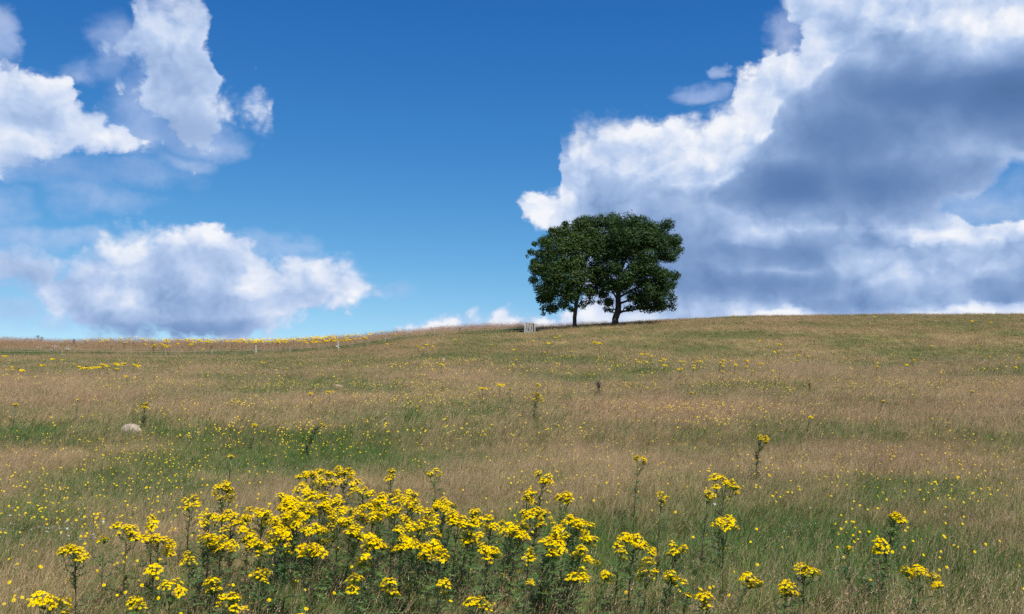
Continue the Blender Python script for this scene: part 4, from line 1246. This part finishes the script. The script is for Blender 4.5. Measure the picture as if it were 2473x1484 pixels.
# ------------------------------------------------------------------ small yellow hawkbits and white clover
def hawkbit_mesh(seed, H=.28, r=.0135):
    st_ = random.getstate(); random.seed(seed)
    mb = MB()
    dx, dy = random.gauss(.04, .04), random.gauss(0, .03)
    mb.tube([(0, 0, -.03), (dx * .4, dy * .4, H * .55), (dx, dy, H)], [.0016, .0013, .0012], 3, False, k=2.0, bid=.3)
    floret(mb, Vector((dx, dy, H + .002)), Vector((random.gauss(.15, .25), random.gauss(-1.1, .35), 1)), r, random.random(), 8)
    random.setstate(st_)
    return mb.mesh('hawkbit', M['petal'])
HB = [hawkbit_mesh(300 + i, random.uniform(.20, .34), random.uniform(.010, .0155)) for i in range(8)]
HBF = [hawkbit_mesh(320 + i, random.uniform(.24, .34), random.uniform(.016, .025)) for i in range(5)]
HBFF = [hawkbit_mesh(340 + i, random.uniform(.28, .38), random.uniform(.026, .042)) for i in range(4)]
# weight of the little flowers over the picture of the slope: (x, y, rx, ry, weight)
HBW = [(300, 1140, 330, 90, 1.0), (250, 1230, 300, 60, 1.0), (700, 1060, 300, 40, .8), (650, 930, 450, 14, 1.1), (1300, 935, 350, 14, 2.0), (1900, 930, 400, 14, 1.8), (1000, 965, 250, 12, 1.0), (1900, 1150, 450, 60, .9), (2250, 1160, 230, 80, 1.0),
       (1450, 1170, 250, 50, .9), (2150, 1330, 280, 60, .45), (1250, 1060, 300, 30, .5), (1700, 985, 250, 15, .7), (2300, 930, 160, 20, 1.2), (550, 975, 300, 15, .7), (1300, 880, 500, 25, .4), (120, 920, 160, 20, .4), (1150, 925, 200, 8, 1.6), (1740, 1025, 120, 8, 1.5)]
def hb_points(n):
    out = []
    X = RNG.uniform(-20, PXW + 20, n * 6); Yp = RNG.uniform(860, 1480, n * 6)
    w = np.full(len(X), .06)
    for (cx, cy, rx, ry, s_) in HBW:
        w = np.maximum(w, s_ * np.exp(-((X - cx) / rx) ** 2 - ((Yp - cy) / ry) ** 2) * .75)
    w *= .15 + 2.6 * np.clip(vnoise(X / 46, Yp / 15, 77) * vnoise(X / 17, Yp / 7, 78) * 2 - .18, 0, 1)
    far = np.clip((1150 - Yp) / 260, 0, 1)
    w *= np.where(X > 1350, .09, .17) + .8 * far
    keep = RNG.random(len(X)) < w
    return list(zip(X[keep], Yp[keep]))[:n]
hb = []
for px, py in hb_points(9000):
    p = ground_at(px, py, .24)
    hb.append((p.y, p))
hb.sort(key=lambda t: t[0])
for i, (Yd, p) in enumerate(hb[:300]):
    o = obj('hawkbit_flower', random.choice(HB), None, p, (0, 0, random.gauss(0, .5)), random.uniform(.85, 1.2))
    tag(o, 'tiny yellow hawkbit on a thin stalk in the near grass', 'wildflower', 'tiny yellow hawkbits in the near grass')
def hb_scatter(name, meshes, lst, label):
    P = np.array([tuple(t[1]) for t in lst]); n = len(P)
    scatter(name, meshes, P, np.zeros(n), np.zeros(n), np.zeros(n), RNG.uniform(.8, 1.2, n), RNG.normal(.1, .1, n), label, 'wildflowers', rotz=RNG.normal(0, .5, n))
rest = hb[300:]
hb_scatter('hawkbit_flowers', HB, [t for t in rest if t[0] < 22], 'many tiny yellow hawkbits dotted through the grass')
hb_scatter('slope_hawkbits', HBF, [t for t in rest if 22 <= t[0] < 48], 'yellow dots of hawkbit in drifts over the middle slope')
hb_scatter('upper_hawkbits', HBFF, [t for t in rest if t[0] >= 48], 'faint yellow specks of hawkbit on the upper slope')

def clover_mesh(seed, r=.010, H=.14):
    st_ = random.getstate(); random.seed(seed)
    mb = MB(); mb.tube([(0, 0, -.02), (0, 0, H)], [.0014, .0012], 3, False, k=2.0)
    for k in range(12):
        d = Vector((random.gauss(0, 1), random.gauss(0, 1), random.gauss(.3, .8))).normalized()
        u = d.cross(Vector((.2, .3, 1))).normalized() * r * .45
        c = Vector((0, 0, H))
        mb.add([c - u, c + u, c + d * r * 1.3], [(0, 1, 2)])
    random.setstate(st_)
    return mb.mesh('clover', M['white'])
cl = []
for k in range(130):
    px, py = (random.gauss(90, 110), random.gauss(1285, 22)) if k < 70 else (random.gauss(330, 260), random.gauss(1080, 60)) if k < 95 else (random.uniform(1200, 2470), random.uniform(1080, 1300))
    p = ground_at(px, py, .15); cl.append((p.y, p))
P = np.array([tuple(t[1]) for t in cl]); n = len(P)
scatter('white_clover', [clover_mesh(i) for i in range(3)], P, np.zeros(n), np.zeros(n), np.zeros(n), RNG.uniform(.7, 1.5, n), np.zeros(n), 'tiny white clover heads low in the near grass', 'wildflowers')

# ------------------------------------------------------------------ thistles, docks and white umbels
def spiky(seed, H, n, L, mat, spread_=.5):
    st_ = random.getstate(); random.seed(seed)
    mb = MB(); mb.tube([(0, 0, -.05), (.02, 0, H * .5), (0, 0, H)], [.014, .011, .005], 5)
    stem = mb.mesh('stem', M[mat])
    fo = MB()
    for i in range(n):
        t = random.uniform(.03, 1) ** .8
        leaf(fo, (random.gauss(0, .01), random.gauss(0, .01), H * t), random.uniform(0, 6.28), random.uniform(.2, 1.1), L * (1.2 - .7 * t) * random.uniform(.7, 1.3), random.random(), random.uniform(0, .6))
    for k in range(4):
        a = random.uniform(0, 6.28); z = H * random.uniform(.5, .8); e = Vector((math.cos(a) * spread_ * H * .5, math.sin(a) * spread_ * H * .5, H * random.uniform(.85, 1.05)))
        fo.tube([(0, 0, z), Vector((0, 0, z)).lerp(e, .5) + Vector((0, 0, -.02)), e], [.007, .006, .004], 4)
        for j in range(5):
            leaf(fo, Vector((0, 0, z)).lerp(e, random.uniform(.3, 1)), random.uniform(0, 6.28), random.uniform(.2, 1.1), L * .6, random.random(), .3)
    fol = fo.mesh('foliage', M[mat])
    random.setstate(st_)
    return stem, fol
def put_spiky(px, py, hp, mat, label, group=None, seed=1, n=34, H=None, ymin=14, ymax=170, name='thistle_plant', cat='thistle'):
    p = ground_at(px, py, 0.0, ymin, ymax)
    Hh = H or hp * p.y / FPX
    stem, fol = spiky(seed, Hh, n, .30 * Hh, mat)
    r = thing(name, p, label, cat, group, random.uniform(0, 6))
    obj('stem', stem, r); f = obj('foliage', fol, r); f['kind'] = 'stuff'
put_spiky(1445, 962, 38, 'thistle', 'grey green branching thistle standing alone at mid slope', seed=61, n=110)
put_spiky(1956, 948, 20, 'darkleaf', 'low dark green leafy weed tuft in the yellow dotted grass', seed=62, n=80, name='weed_tuft', cat='weed')
put_spiky(2420, 1003, 26, 'thistle', 'thin dark thistle stalk in the seeding grass far along the slope', seed=63, n=50)
put_spiky(1110, 806, 14, 'darkleaf', 'dark green weed on the crest left of the gate', seed=64, n=50, ymin=119, name='weed_tuft', cat='weed')
put_spiky(670, 842, 18, 'darkleaf', 'tall dark weed rising from the yellow band beyond the fence', seed=65, n=50, ymin=128, name='weed_tuft', cat='weed')
for i, (x, y, h_) in enumerate([(92, 826, 20), (100, 824, 16), (178, 838, 18), (300, 846, 16), (268, 850, 12), (370, 850, 16), (585, 850, 14), (510, 848, 12), (205, 832, 12), (440, 846, 10), (1126, 806, 10), (1240, 801, 8)]):
    put_spiky(x, y, h_, 'darkleaf' if i % 2 else 'thistle', 'grey green thistle in the tall grass beyond the fence', 'thistles beyond the fence', seed=70 + i, n=40, ymin=119)
def umbel_mesh(seed):
    st_ = random.getstate(); random.seed(seed)
    mb = MB(); mb.tube([(0, 0, -.05), (0, 0, .6)], [.012, .008], 4, k=2.0)
    for k in range(9):
        c = Vector((random.gauss(0, .14), random.gauss(0, .12), .6 + random.uniform(-.12, .1)))
        mb.tube([(0, 0, .4), c], [.005, .004], 3, False, k=2.0)
        V = [c + Vector((0, 0, .03))] + [c + Vector((math.cos(a) * .05, math.sin(a) * .05, random.uniform(-.02, .02))) for a in [j * math.pi / 4 for j in range(8)]]
        mb.add(V, [(0, 1 + j, 1 + (j + 1) % 8) for j in range(8)])
    random.setstate(st_)
    return mb.mesh('umbel', M['white'])
UM = [umbel_mesh(i) for i in range(3)]
for k in range(14):
    x = random.choice([random.gauss(92, 10), random.gauss(150, 14), random.gauss(120, 25)])
    p = ground_at(x, random.gauss(852, 3.5), 0, 119, 132)
    tag(obj('umbel_plant', random.choice(UM), None, p, (0, 0, random.uniform(0, 6)), random.uniform(.8, 1.15)), 'white flowering umbel plant in the patch at the foot of the tall verge', 'wildflower', 'white umbels at the verge')
